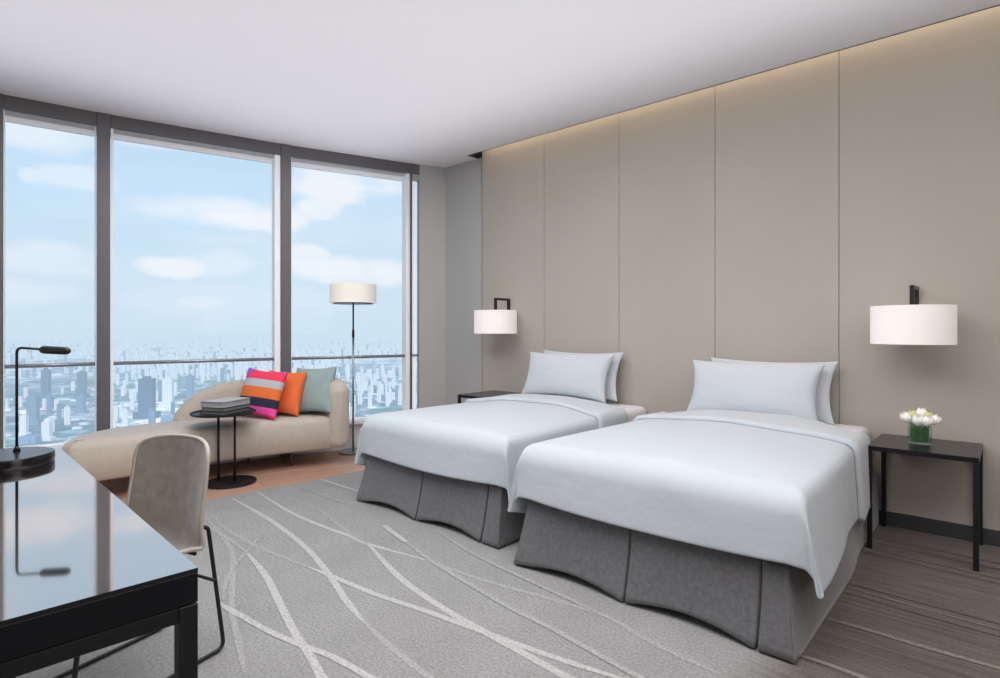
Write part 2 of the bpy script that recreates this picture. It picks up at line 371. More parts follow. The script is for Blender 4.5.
# sill and riser
for i, (a, b) in enumerate(((Fend, Fj), (Fj, F1), (F1, F2), (F2, F3), (F3, F4))):
    bm = bmesh.new(); obox(bm, a, b+(b-a).normalized()*.01, .19, SZ-.03, SZ, .075)
    obox(bm, a, b+(b-a).normalized()*.01, .10, 0, SZ-.03, .10)
    struct('trim_%d' % (8+i), bm, M['sill'])
# outer spandrel so nothing leaks below the floor
bm = bmesh.new()
for a, b in ((Fend, Fj), (Fj, F1), (F1, F2), (F2, F3), (F3, F5)): obox(bm, a, b, .05, -.6, SZ-.03, .17); obox(bm, a, b, .05, ZC-HD-.03, ZC+.12, .17)
struct('wall_far', bm, M['mullion'])
bm = bmesh.new(); box(bm, (-6.3, YL-.1, -.3), (XB+.1, 4.5, -.02)); struct('floor_slab', bm, M['plainwall'])
bm = bmesh.new(); box(bm, (-4.62, 4.3, -.3), (-4.5, 4.6, 3.4)); box(bm, (-6.2, YL-.1, SZ), (-5.85, YL, 3.2)); struct('wall_far_corner', bm, M['plainwall'])

# ================================================================== BEDS
def duvet_profile(d, r=.055, fl=.05):
    """distance d past the start of the edge rounding -> (out, down)"""
    q = r*pi/2
    if d <= 0: return 0, 0
    if d < q: return r*math.sin(d/r), r*(1-math.cos(d/r))
    e = d-q; return r+fl*e, r+e
def make_duvet(cx, y0, W, z, seedn, label, yhead=3.86, dside=.385, dfoot=.27, rf=.10, rs_=.06):
    hw = W/2-rs_; y_f = y0+rf
    ds, df = dside-rs_+rs_*pi/2, dfoot-rf+rf*pi/2       # cloth lengths past the rounding
    NE, NM, NF, NT = 22, 56, 20, 60
    S = [-(hw+ds*(1-i/NE)) for i in range(NE)]+[-hw+2*hw*i/NM for i in range(NM)]+[hw+ds*i/NE for i in range(NE+1)]
    T = [-df*(1-j/NF) for j in range(NF)]+[(yhead-y_f)*j/NT for j in range(NT+1)]
    def crown(s, t):
        a = min(1, abs(s)/hw); return .040*(1-a**2.4)*(.35+.65*sstep(-.1, .7, t))
    LH = yhead-y_f
    def sheet(s, t, lift=0):
        t0 = t
        sg = 1 if s > 0 else -1; ex = max(0, abs(s)-hw); ey = max(0, -t)
        bx = cx+max(-hw, min(hw, s))*(1-.080*sstep(.1, 1.40, t)); by = y_f+max(0, t)-.09*min(1, abs(s)/hw)**4*sstep(LH-.5, LH, t)
        pf = .005*math.sin(s*5+seedn)*math.sin(t*4.3+seedn*2)+.003*math.sin(s*11+t*7+seedn)
        cr = crown(min(abs(s), hw), t)
        def side(q, tt):
            o, dn = duvet_profile(q*ds, rs_, .035+.10*(1-sstep(0, .95, tt))); wv = q*q*(.004*math.sin(tt*5.5+seedn)+.003*math.sin(tt*11+2*seedn))
            return Vector((bx+sg*(o+lift+wv*sstep(0, .3, tt)), by, z-dn+lift*max(0, 1-2*q)))
        def foot(q, ss):
            o, dn = duvet_profile(q*df, rf, .03); u = ss/hw
            return Vector((bx, by-o+.014*q*(1-u*u)*-1+.004*math.sin(ss*6+seedn)*q, z-dn-.016*q*(1-u*u)+crown(min(abs(ss), hw), 0)*(1-q)))
        if ex > 0 and ey > 0:
            a_, b_ = ex/ds, ey/df; q = max(a_, b_)
            ph = 1-.5*b_/a_ if a_ > b_ else .5*a_/b_
            cf, cs = foot(q, sg*hw), side(q, 0)
            os_, dn = duvet_profile(q*(ds-.03), rs_, .20); of_, _ = duvet_profile(q*df, rf, .03)
            ct = Vector((bx+sg*(os_+.006), by-of_*1.0-.012*q, z-dn))
            cf2 = Vector((cf.x+sg*(os_-.004-.045*q), cf.y+.012*q, cf.z-.008*q))
            if ph < .36: return cf.lerp(cf2, ph/.36)
            if ph < .5:
                w_ = (ph-.36)/.14; p = cf2.lerp(ct, w_); p.y += .016*math.sin(pi*w_)*q; return p
            return ct.lerp(cs, (ph-.5)/.5)
        if ex > 0: p = side(ex/ds, t); return p+Vector((0, 0, cr*max(0, 1-ex/rs_)))
        if ey > 0: return foot(ey/df, s)
        return Vector((bx, by, z+cr+pf+lift))
    bm = bmesh.new(); grid = [[bm.verts.new(sheet(s, t)) for s in S] for t in T]
    for j in range(len(T)-1):
        for i in range(len(S)-1): bm.faces.new((grid[j][i], grid[j][i+1], grid[j+1][i+1], grid[j+1][i]))
    o = obj('duvet', bm, M['linen'], None, smooth=True); add_solid(o, .016, -1); add_subsurf(o, 1)
    tag(o, label, 'duvet')
    bm = bmesh.new(); N2 = 18; grid = []
    for j in range(N2+1):
        v = j/N2; row = []
        for s in S:
            a = min(1, abs(s)/hw); ex = max(0, abs(s)-hw)
            yb = yhead-.47-.03*math.sin(s*3+seedn)-.02*a; yt = yhead+.014
            y = lerp(yb, yt, v)
            lift = .026*(1-.35*v)
            if v < .06: lift *= .25+.75*math.sin(v/.06*pi/2)
            p = sheet(s, y-y_f, lift)
            if v > .85: p.z -= .024*((v-.85)/.15)**2*(1 if ex == 0 else 0)
            row.append(bm.verts.new(p))
        grid.append(row)
    for j in range(N2):
        for i in range(len(S)-1): bm.faces.new((grid[j][i], grid[j][i+1], grid[j+1][i+1], grid[j+1][i]))
    f = obj('folded_edge', bm, M['linen'], o, smooth=True); add_solid(f, .010, -1)
    return o

def make_bed(cx, y0, W, label, z=.60):
    root = thing('bed', label, 'bed', (cx, y0, 0))
    L = YW-.012-y0
    bm = bmesh.new(); box(bm, (-W/2+.055, .055, .30), (W/2-.055, L, z-.035), .05, 5); o = obj('mattress', bm, M['sheet'], root, smooth=True)
    bm = bmesh.new(); box(bm, (-W/2+.02, L-.62, z-.20), (W/2-.02, L, z+.0), .055, 6)
    o = obj('fitted_sheet', bm, M['sheet'], root, smooth=True)
    bm = bmesh.new(); box(bm, (-W/2+.05, .05, .04), (W/2-.05, L, .31)); obj('base', bm, M['dark'], root)
    # pleated skirt: path round left side, foot, right side, with kick pleats
    hw = W/2+.005
    path = []       # (x, y, depthfactor, kind)
    def seg(p, q, pleats, n):
        p, q = Vector(p), Vector(q); L_ = (q-p).length; d = (q-p)/L_; nn = Vector((d.y, -d.x))
        us = sorted(set([i/n for i in range(n+1)] + [u for pl in pleats for u in (pl-.020/L_, pl-.011/L_, pl-.007/L_, pl, pl+.007/L_, pl+.011/L_, pl+.020/L_) if 0 < u < 1]))
        for u in us:
            dd = min([abs(u-pl)*L_ for pl in pleats] or [9])
            inn = .0
            if dd < .003: inn = 1.0
            elif dd < .008: inn = .9
            path.append((p+d*L_*u, nn, inn, u, L_, pleats))
    seg((-hw, L), (-hw, 0), [], 24); seg((-hw, 0), (hw, 0), [.475, .925], 48); seg((hw, 0), (hw, L), [], 30)
    bm = bmesh.new(); NZ = 12; rows = []
    ztop = .345
    for (p, nn, inn, u, L_, pls) in path:
        col = []
        ds_ = sorted(pls); 
        # belly between pleats: hem lifts a little halfway between pleats
        edges = sorted(set([0.0]+list(pls)+[1.0])); a = max([e for e in edges if e <= u+1e-9]); b = min([e for e in edges if e >= u-1e-9])
        belly = 0 if a == b else math.sin(pi*(u-a)/(b-a))*min(1, (b-a)/.4)**2
        for k in range(NZ+1):
            v = k/NZ; z_ = lerp(.33 if inn == 0 else .33, .008, v)
            front = L_ < 1.6
            flare = (.055 if front else .040)*v**1.3
            if front: flare += .015*v*v*(1-belly)-.012*v*belly
            out = flare-inn*.05*(.15+.85*v)
            q = p+nn*out
            tq = Vector((-nn.y, nn.x)); e_ = sstep(.93, 1, u) if front else 0
            e0 = sstep(.07, 0, u) if front else 0
            if not front: q -= nn*flare*.9*(sstep(.45, .72, u) if p.x > 0 else sstep(.55, .28, u))
            if front: q += Vector((.040*v**1.3*(e_-.5*e0), 0))
            else: q.y -= .070*v**1.3*(sstep(.05, 0, u) if p.x > 0 else sstep(.95, 1, u))
            # flare at corners outward too
            zz = z_+ (.030*belly*v**4 if front else 0)
            # rounded corners
            col.append(bm.verts.new((q.x, q.y, zz)))
        rows.append(col)
    for a, b in zip(rows, rows[1:]):
        for k in range(NZ): bm.faces.new((a[k], b[k], b[k+1], a[k+1]))
    bmesh.ops.remove_doubles(bm, verts=bm.verts, dist=.0005)
    o = obj('bed_skirt', bm, M['skirt'], root); add_solid(o, .006, 1); smooth_angle(o, 35)
    return root
make_bed(-1.235, 2.30, 1.22, 'single bed with grey velvet skirt nearest the camera beside the tulip nightstand', .60)
make_duvet(-1.225, 2.26, 1.33, .612, 1, 'white duvet draped over the bed beside the tulip nightstand')
make_bed(-2.75, 2.40, 1.24, 'single bed with grey velvet skirt nearer the window and curved sofa', .59)
make_duvet(-2.745, 2.36, 1.33, .602, 4, 'white duvet draped over the bed nearer the window')

def pillow(name, w, h, t, m, loc, rot, label, cat='pillow', group=None, pinch=.06, extra=None, seedn=0, n=28, flange=0):
    bm = bmesh.new(); sides = []
    for sgn in (1, -1):
        g = []
        for j in range(n+1):
            v = -1+2*j/n; row = []
            for i in range(n+1):
                u = -1+2*i/n
                uu = math.sin(u*pi/2)*.35+u*.65; vv = math.sin(v*pi/2)*.35+v*.65
                x = w/2*uu*(1-pinch*(1-vv*vv)*.9); y = h/2*vv*(1-pinch*(1-uu*uu))
                k = max(0, (1-uu**2))*max(0, (1-vv**2)); th = t/2*(k**.42)
                th *= 1+.06*math.sin(3*uu+seedn)*math.cos(2.5*vv+seedn*1.7)
                if n > 2 and (i in (0, n) or j in (0, n)):
                    th = 0
                row.append((x, y, sgn*th))
            g.append(row)
        sides.append(g)
    top = [[bm.verts.new(p) for p in r] for r in sides[0]]
    bot = [[top[j][i] if (i in (0, n) or j in (0, n)) else bm.verts.new(sides[1][j][i]) for i in range(n+1)] for j in range(n+1)]
    for j in range(n):
        for i in range(n):
            bm.faces.new((top[j][i], top[j][i+1], top[j+1][i+1], top[j+1][i])); bm.faces.new((bot[j][i], bot[j+1][i], bot[j+1][i+1], bot[j][i+1]))
    o = obj(name, bm, m, None, smooth=True); o.location = loc; o.rotation_euler = rot; add_subsurf(o, 1)
    tag(o, label, cat, group); return o
# local: x width, y height, z thickness.  rot_x ~ 90-lean stands it up facing -y
def bedpillows(cx, z0, who, dz=0, dxf=0, dxb=0):
    pillow('pillow', .87, .41, .18, M['pillow'], (cx-.062+dxf, 3.965, z0+.218+dz), (R(70), 0, R(1)), 'front white pillow leaning on the bed ' + who, seedn=1, pinch=.11)
    pillow('pillow', .84, .41, .10, M['pillow'], (cx-.02+dxb, 4.09, z0+.228+dz), (R(76), 0, R(-1)), 'rear white pillow against the wall on the bed ' + who, seedn=5, pinch=.11)
bedpillows(-1.235, .60, 'beside the tulip nightstand', dz=-.028, dxb=.025)
bedpillows(-2.735, .59, 'nearer the window')

# ================================================================== NIGHTSTANDS
def nightstand(loc, w, d, h, label):
    root = thing('nightstand', label, 'nightstand', loc, 0, 'black metal nightstands')
    bm = bmesh.new(); box(bm, (0, 0, h-.026), (w, d, h), .002, 1); obj('tabletop', bm, M['blackg'], root)
    t = .024
    for x in (0, w-t):
        for y in (0, d-t):
            bm = bmesh.new(); box(bm, (x, y, 0.001), (x+t, y+t, h-.026), .0015, 1); obj('leg', bm, M['black'], root)
    bm = bmesh.new()
    box(bm, (t, d-t, h-.05), (w-t, d-t+.018, h-.026)); obj('rear_rail', bm, M['black'], root)
    return root
nightstand((-.596, 3.69, 0), .474, .49, .562, 'black nightstand holding the vase of white tulips')
nightstand((-3.80, 3.68, 0), .35, .49, .60, 'black nightstand in the corner beyond the far bed')

# vase of tulips
VX, VY, VZ = -.384, 3.93, .563
vr = thing('flower_vase', 'square glass vase lined with green leaf on the right nightstand', 'vase', (VX, VY, VZ), R(8))
bm = bmesh.new(); s = .050; H = .105
for sx_, sy_ in ((1, 0), (-1, 0), (0, 1), (0, -1)):
    if sx_: box(bm, (sx_*s-.003, -s, .001), (sx_*s+.003, s, H), .001, 1)
    else: box(bm, (-s+.0035, sy_*s-.003, .001), (s-.0035, sy_*s+.003, H), .001, 1)
box(bm, (-s+.0035, -s+.0035, .001), (s-.0035, s-.0035, .013), .001, 1)
obj('glass_vessel', bm, M['vaseglass'], vr)
bm = bmesh.new(); box(bm, (-s+.010, -s+.010, .018), (s-.010, s-.010, H-.006), .004, 2)
for k in range(3): tube(bm, [(-s+.006, -s+.007, .04+k*.022), (s-.006, -s+.007, .036+k*.024)], .0015, 6)
obj('leaf_lining', bm, M['leafin'], vr)
def tulip(base, dirv, sc, label, m=None, group='white tulips in the vase'):
    d = Vector(dirv).normalized(); b = Vector(base)
    root = thing('tulip', label, 'flower', tuple(b), 0, group)
    bm = bmesh.new(); tube(bm, catmull([(0, 0, -.03), d*.012, d*.03], 4), .003, 8); obj('stem', bm, M['leafg'], root, smooth=True)
    rot = Vector((0, 0, 1)).rotation_difference(d).to_matrix()
    bm = bmesh.new()
    for ring in range(2):
        for k in range(3):
            a = 2*pi*k/3+ring*pi/3; rows = []
            for j in range(9):
                v = j/8; hgt = .052*v
                r = (.021-.003*ring)*math.sin(pi*(.12+.72*v))**.8+.0015
                wdt = (1.15*math.sin(pi*min(1, .15+.85*v))**.6)*(1 if v < .95 else .6)
                row = []
                for i in range(7):
                    q = (i/6*2-1)*wdt
                    rr = r*(1+.04*(1-abs(i/3-1)))
                    row.append(bm.verts.new(rot @ Vector((rr*math.cos(a+q), rr*math.sin(a+q), .024+hgt+(.004*(1-abs(i/3-1)) if j == 8 else 0))) * sc))
                rows.append(row)
            for r0, r1 in zip(rows, rows[1:]):
                for i in range(6): bm.faces.new((r0[i], r0[i+1], r1[i+1], r1[i]))
    o = obj('petals', bm, m or M['petal'], root, smooth=True); add_solid(o, .0012)
    return root
bz = VZ+H
tulip((VX-.028, VY-.018, bz-.004), (-.55, -.25, .74), 1.1, 'white tulip leaning out at the left of the vase')
tulip((VX-.002, VY-.036, bz-.016), (.02, -.40, .9), 1.12, 'white tulip at the front centre of the vase')
tulip((VX+.022, VY-.034, bz-.014), (.34, -.32, .8), 1.08, 'white tulip at the front right of the vase')
tulip((VX+.036, VY-.010, bz-.006), (.60, -.1, .75), 1.08, 'white tulip leaning furthest out at the right of the vase')
tulip((VX+.004, VY+.026, bz+.004), (.0, .1, 1), 1.12, 'white tulip standing upright at the back of the vase')
tulip((VX-.026, VY+.008, bz+.010), (-.2, -.1, 1), .9, 'yellow-green tulip bud at the back left of the vase', M['petalt'])
tulip((VX+.030, VY+.012, bz+.008), (.2, 0, 1), .9, 'yellow-green tulip bud at the back right of the vase', M['petalt'])

# ================================================================== WALL LAMPS
def wall_lamp(x, y, zc, label):
    root = thing('wall_lamp', label, 'lamp', (x, y, zc), 0, 'drum wall lamps')
    r, h = .201, .108
    bm = bmesh.new(); lathe(bm, [(r, -h), (r, h), (r-.004, h), (r-.004, -h)], 64, closed=True); obj('lamp_shade', bm, M['shade'], root, smooth=False); smooth_angle(root.children[0])
    bm = bmesh.new(); lathe(bm, [(0, -h+.012), (r-.006, -h+.012), (r-.006, -h+.015), (0, -h+.015)], 48); obj('diffuser', bm, M['shade'], root)
    yw = YW-y; t = .011; zt = h+.118
    bm = bmesh.new(); box(bm, (-t, -t, -.02), (t, t, zt), .001, 1); box(bm, (-t, t, zt-2*t), (t, yw, zt), .001, 1)
    box(bm, (-t, yw-2*t-.004, -.06), (t, yw, zt-2*t), .001, 1); box(bm, (-t-.02, yw-.008, -.09), (t+.02, yw, .06), .002, 1)
    obj('bracket', bm, M['bracket'], root)
    bm = bmesh.new(); lathe(bm, [(0, -.06), (.018, -.055), (.026, -.03), (.018, 0), (.012, .02), (0, .02)], 20); obj('bulb', bm, M['shade'], root, smooth=True)
    return root
wall_lamp(-.424, 3.99, 1.223, 'white drum wall lamp above the tulip nightstand')
wall_lamp(-3.62, 4.00, 1.266, 'white drum wall lamp near the corner beyond the far bed')

# ================================================================== FLOOR LAMP
FX, FY = -4.80, 3.235
root = thing('floor_lamp', 'slim floor lamp with ivory drum shade between sofa and far bed', 'lamp', (FX, FY, 0))
bm = bmesh.new(); lathe(bm, [(0, 0.001), (.14, .001), (.142, .006), (.14, .014), (.02, .02), (0, .02)], 48); o = obj('base', bm, M['chrome'], root); smooth_angle(o)
bm = bmesh.new(); tube(bm, [(0, 0, .018), (0, 0, 1.16)], .010, 14); obj('pole', bm, M['chrome'], root, smooth=True)
bm = bmesh.new(); tube(bm, [(0, 0, 1.12), (0, 0, 1.19)], .0125, 14); tube(bm, [(0, 0, 1.18), (0, 0, 1.47)], .008, 12); obj('upper_pole', bm, M['black'], root, smooth=True)
zs0, zs1, rs = 1.452, 1.632, .222
bm = bmesh.new(); lathe(bm, [(rs, zs0), (rs, zs1), (rs-.004, zs1), (rs-.004, zs0)], 64, closed=True); o = obj('lamp_shade', bm, M['shadef'], root); smooth_angle(o)
bm = bmesh.new(); lathe(bm, [(0, zs0-.008), (.19, zs0-.010), (.19, zs0+.002), (0, zs0+.004)], 40); o = obj('under_plate', bm, M['blackg'], root); smooth_angle(o)
bm = bmesh.new()
for k in range(3):
    a = 2*pi*k/3; tube(bm, [(0, 0, zs1-.04), (math.cos(a)*(rs-.004), math.sin(a)*(rs-.004), zs1-.02)], .003, 6)
tube(bm, [(0, 0, 1.46), (0, 0, zs1-.03)], .006, 8)
obj('shade_carrier', bm, M['black'], root)

# ================================================================== SOFA
def extr_outline(bm, pts, zs, insets):
    """stack of inset copies of the closed outline at heights zs"""
    c = sum(pts, Vector((0, 0, 0)))/len(pts); N = len(pts); rings = []
    nrm = []
    for i in range(N):
        t = (pts[(i+1) % N]-pts[(i-1) % N]).normalized(); nrm.append(Vector((t.y, -t.x, 0)))
    area = sum(pts[i].x*pts[(i+1) % N].y-pts[(i+1) % N].x*pts[i].y for i in range(N))
    sg = -1 if area > 0 else 1
    for z, ins in zip(zs, insets):
        rings.append([bm.verts.new((pts[i].x+sg*nrm[i].x*ins, pts[i].y+sg*nrm[i].y*ins, z)) for i in range(N)])
    for a, b in zip(rings, rings[1:]):
        for i in range(N): bm.faces.new((a[i], a[(i+1) % N], b[(i+1) % N], b[i]))
    for rg, zc in ((rings[0], zs[0]), (rings[-1], zs[-1])):
        prev = rg
        for k in (.66, .33):
            nx = [bm.verts.new((lerp(c.x, v.co.x, k), lerp(c.y, v.co.y, k), v.co.z+(.006*(1-k) if rg is rings[-1] else 0))) for v in rg]
            for i in range(N): bm.faces.new((prev[i], prev[(i+1) % N], nx[(i+1) % N], nx[i]))
            prev = nx
        cv = bm.verts.new((c.x, c.y, prev[0].co.z+.003))
        for i in range(N): bm.faces.new((prev[i], prev[(i+1) % N], cv))
SX, SY = -4.95, 2.0
sofa = thing('sofa', 'beige curved chaise sofa with rounded back below the windows', 'sofa', (SX, SY, 0))
outl = [(-4.74, 1.00), (-4.695, 1.25), (-4.69, 1.8), (-4.61, 2.3), (-4.50, 2.66), (-4.47, 2.80), (-4.60, 2.90), (-4.82, 2.87), (-5.03, 2.66), (-5.17, 2.3), (-5.26, 1.95), (-5.32, 1.60), (-5.27, 1.30), (-5.10, 1.06), (-4.90, .95), (-4.80, .95)]
P = catmull([(a-SX, b-SY, 0) for a, b in outl], 5, closed=True)
bm = bmesh.new()
extr_outline(bm, P, [.140, .145, .165, .30, .375, .405, .425, .432], [.05, .025, .006, .0, .004, .016, .045, .085])
obj('seat', bm, M['sofa'], sofa, smooth=True)
# curved back shell
bp = [(-5.27, 1.76), (-5.22, 2.05), (-5.12, 2.36), (-4.99, 2.64), (-4.83, 2.85), (-4.66, 2.89), (-4.50, 2.868), (-4.40, 2.84)]
P = catmull([(a-SX, b-SY, 0) for a, b in bp], 7); N = len(P); bm = bmesh.new(); rings = []
Ls = [0]
for a, b in zip(P, P[1:]): Ls.append(Ls[-1]+(b-a).length)
for i, p in enumerate(P):
    t = (P[min(i+1, N-1)]-P[max(i-1, 0)]).normalized(); n = Vector((t.y, -t.x, 0))   # towards outside
    L_ = Ls[i]; tot = Ls[-1]
    u_ = min(1, L_/.60); top = .38+.365*(1-(1-u_)**2.3)**.62 + .012*sstep(.6, 1.3, L_)
    if tot-L_ < .20: q = 1-(tot-L_)/.20; top -= .13*(1-math.sqrt(max(0, 1-q*q*.98)))
    bot = .150
    hwid = .074+.014*sstep(.8, 1.5, L_)
    if L_ < .05: hwid *= math.sqrt(max(.02, 1-(1-L_/.05)**2))
    if tot-L_ < .06: q = 1-(tot-L_)/.06; hwid *= math.sqrt(max(.03, 1-q*q)); bot += .04*q*q
    sec = []; K = 6; r = min(hwid, .07)
    def arc(cy_, cz_, a0, a1):
        for k in range(K+1):
            a = lerp(a0, a1, k/K); sec.append((cy_+r*math.cos(a), cz_+r*math.sin(a)))
    w_ = hwid-r
    arc(w_, top-r, 0, pi/2); arc(-w_, top-r, pi/2, pi)
    r2 = r; 
    arc(-w_, bot+r, pi, 1.5*pi); arc(w_, bot+r, 1.5*pi, 2*pi)
    rings.append([bm.verts.new((p.x+n.x*a, p.y+n.y*a, b)) for a, b in sec])
for a, b in zip(rings, rings[1:]):
    m_ = len(a)
    for k in range(m_): bm.faces.new((a[k], a[(k+1) % m_], b[(k+1) % m_], b[k]))
bm.faces.new(rings[0]); bm.faces.new(rings[-1][::-1])
obj('backrest', bm, M['sofa'], sofa, smooth=True)
for lx, ly in ((-4.72, 2.55), (-4.86, 1.22), (-5.12, 2.35), (-5.18, 1.45)):
    bm = bmesh.new(); lathe(bm, [(0, .001), (.009, .001), (.014, .142), (0, .142)], 16, lx-SX, ly-SY); obj('leg', bm, M['brass'], sofa, smooth=True)

# cushions on the sofa
def stripe_mat():
    m = mat('cushion_stripes', (1, 1, 1), .85, bump=(120, .3)); nt = m.node_tree; b = nt.nodes['Principled BSDF']
    tc = nt.nodes.new('ShaderNodeTexCoord'); sx = nt.nodes.new('ShaderNodeSeparateXYZ'); nt.links.new(tc.outputs['Object'], sx.inputs[0])
    r = nt.nodes.new('ShaderNodeMapRange'); r.inputs['From Min'].default_value = -.21; r.inputs['From Max'].default_value = .21
    ad = nt.nodes.new('ShaderNodeMath'); ad.operation = 'MULTIPLY_ADD'; ad.inputs[1].default_value = .0
    nt.links.new(sx.outputs['X'], ad.inputs[0]); nt.links.new(sx.outputs['Y'], ad.inputs[2]); nt.links.new(ad.outputs[0], r.inputs['Value'])
    cr = nt.nodes.new('ShaderNodeValToRGB'); cr.color_ramp.interpolation = 'CONSTANT'; nt.links.new(r.outputs[0], cr.inputs[0])
    cols = [(0, (.93, .03, .16)), (.07, (.90, .08, .42)), (.20, (.020, .025, .055)), (.38, (.85, .18, .04)), (.60, (.50, .52, .55)), (.76, (.90, .05, .12)), (.955, (.42, .12, .62))]
    el = cr.color_ramp.elements
    el[0].position = 0; el[0].color = (*cols[0][1], 1); el[1].position = cols[1][0]; el[1].color = (*cols[1][1], 1)
    for p, c in cols[2:]: e = el.new(p); e.color = (*c, 1)
    # purple corner at the top left
    mx = nt.nodes.new('ShaderNodeMix'); mx.data_type = 'RGBA'
    s2 = nt.nodes.new('ShaderNodeMath'); s2.operation = 'MULTIPLY_ADD'; s2.inputs[1].default_value = -.9
    nt.links.new(sx.outputs['X'], s2.inputs[0]); nt.links.new(sx.outputs['Y'], s2.inputs[2])
    g = nt.nodes.new('ShaderNodeMath'); g.operation = 'GREATER_THAN'; g.inputs[1].default_value = .285; nt.links.new(s2.outputs[0], g.inputs[0])
    nt.links.new(g.outputs[0], mx.inputs[0]); nt.links.new(cr.outputs[0], mx.inputs[6]); mx.inputs[7].default_value = (.36, .10, .60, 1)
    nt.links.new(mx.outputs[2], b.inputs['Base Color']); return m
M['stripe'] = stripe_mat()
def cushion(x, y, z, m, yawd, lean, roll, label, s=.43, seedn=0):
    # stands facing +x (towards the room)
    rot = (Matrix.Rotation(R(yawd), 4, 'Z') @ Matrix.Rotation(R(90-lean), 4, 'X') @ Matrix.Rotation(R(roll), 4, 'Z')).to_euler()
    return pillow('throw_cushion', s, s, .155, m, (x, y, z), rot, label, 'cushion', 'cushions on the sofa', pinch=.10, seedn=seedn)
cushion(-4.835, 2.335, .648, M['stripe'], 24, 19, -4, 'striped cushion in pink, grey, orange and navy on the sofa', seedn=1)
cushion(-4.83, 2.535, .635, M['orange'], 24, 17, -1, 'plain orange cushion between the striped and sage cushions', s=.405, seedn=2)
cushion(-4.672, 2.735, .655, M['teal'], 24, 17, 3, 'pale sage green cushion against the rounded end of the sofa', seedn=3)

# ================================================================== SIDE TABLE + BOOKS
TX, TY = -4.565, 1.955
st = thing('side_table', 'round black side table with two slim posts before the sofa', 'table', (TX, TY, 0))
bm = bmesh.new(); lathe(bm, [(0, .001), (.188, .001), (.19, .004), (.188, .012), (0, .012)], 56); o = obj('base', bm, M['black'], st); smooth_angle(o)
for sx_ in (-1, 1):
    bm = bmesh.new(); q = RGT*(.064*sx_)+Vector((.0, -.0, 0)) - RGT*.03
    tube(bm, [(q.x, q.y, .010), (q.x, q.y, .536)], .0095, 12); obj('post', bm, M['brass'] if 0 else M['black'], st, smooth=True)
bm = bmesh.new(); q = Vector((-.065, -.025, 0)); lathe(bm, [(0, .534), (.228, .534), (.235, .538), (.236, .552), (.233, .552), (.231, .543), (0, .543)], 56, q.x, q.y); o = obj('tabletop', bm, M['black'], st); smooth_angle(o)
def book(name, cx, cy, z, w, d, h, rz, mc, mp, label, cat='book'):
    root = thing(name, label, cat, (cx, cy, z), rz, 'stack on the side table')
    bm = bmesh.new(); t = .003
    box(bm, (-w/2, -d/2, 0), (w/2, d/2, t), .0008, 1); box(bm, (-w/2, -d/2, h-t), (w/2, d/2, h), .0008, 1); box(bm, (-w/2, -d/2, t), (-w/2+t, d/2, h-t))
    obj('cover', bm, mc, root)
    bm = bmesh.new(); box(bm, (-w/2+t, -d/2+.006, t), (w/2-.006, d/2-.006, h-t)); obj('pages', bm, mp, root)
    return root
bcx, bcy = -4.645, 1.955
RB = R(27)
book('book', bcx+.0, bcy, .5435, .215, .31, .024, RB, M['bookdark'], M['bookpd'], 'black book at the bottom of the stack')
book('book', bcx+.006, bcy+.004, .5680, .205, .30, .030, RB+R(2), M['bookdark'], M['bookpd'], 'thick black book in the middle of the stack')
book('book', bcx, bcy+.002, .5985, .21, .31, .044, RB-R(1), M['bookgrey'], M['bookpage'], 'pale grey book on top of the stack')

# ================================================================== DESK
DA = Vector((-1.147, .431)); ang = R(180-3.2)
desk = thing('desk', 'black desk with mirror-gloss glass top beside the fabric chair', 'desk', (DA.x, DA.y, 0), ang)
# local: x runs along the right edge towards the window, y runs towards the camera's left
DL, DD = 1.56, .72
bm = bmesh.new(); box(bm, (0, 0, .742), (DL, DD, .75))
for f in bm.faces: f.material_index = 0 if f.calc_center_median().z > .7495 else 1
obj('glass_top', bm, [M['desktop'], M['black']], desk)
bm = bmesh.new(); box(bm, (.0, .0, .686), (DL, DD, .7415), .001, 1); obj('apron', bm, M['blackg'], desk)
bm = bmesh.new()
box(bm, (.002, .0325, .655), (.030, DD-.0325, .683), .001, 1); box(bm, (DL-.030, .0325, .655), (DL-.002, DD-.0325, .683), .001, 1)
box(bm, (.0325, .002, .655), (DL-.0325, .030, .683), .001, 1); box(bm, (.0325, DD-.030, .655), (DL-.0325, DD-.002, .683), .001, 1)
obj('under_frame', bm, M['black'], desk)
for x in (.0, DL-.032):
    for y in (.0, DD-.032):
        bm = bmesh.new(); box(bm, (x, y, .001), (x+.032, y+.032, .683), .001, 1); obj('leg', bm, M['black'], desk)

# desk lamp
LX, LY = -2.49, .335
dl = thing('desk_lamp', 'black desk lamp with thin bent stem on the desk', 'lamp', (LX, LY, .751))
bm = bmesh.new(); lathe(bm, [(0, 0), (.125, 0), (.128, .004), (.128, .030), (.125, .034), (0, .034)], 64); o = obj('base', bm, M['blackg'], dl); smooth_angle(o)
S0 = Vector((.030, .010, 0)); hd = Vector((.60, .80, 0)).normalized()
S0 = RGT*-.008+FWD*.05
pth = fillet([S0+Vector((0, 0, .034)), S0+Vector((0, 0, .386)), S0+RGT*.085+Vector((0, 0, .380))], .02)
bm = bmesh.new(); tube(bm, pth, .0042, 10); tube(bm, [S0+Vector((0, 0, .034)), S0+Vector((0, 0, .05))], [.011, .006], 12); obj('stem', bm, M['black'], dl, smooth=True)
hp0 = S0+RGT*.078+Vector((0, 0, .379)); hp1 = S0+RGT*.182+Vector((0, 0, .374))
pts = [hp0.lerp(hp1, t) for t in (0, .03, .08, .15, .85, .92, .97, 1)]; rr = [.004, .008, .0115, .0135, .0135, .0115, .008, .004]
bm = bmesh.new(); tube(bm, pts, rr, 18); obj('lamp_head', bm, M['black'], dl, smooth=True)

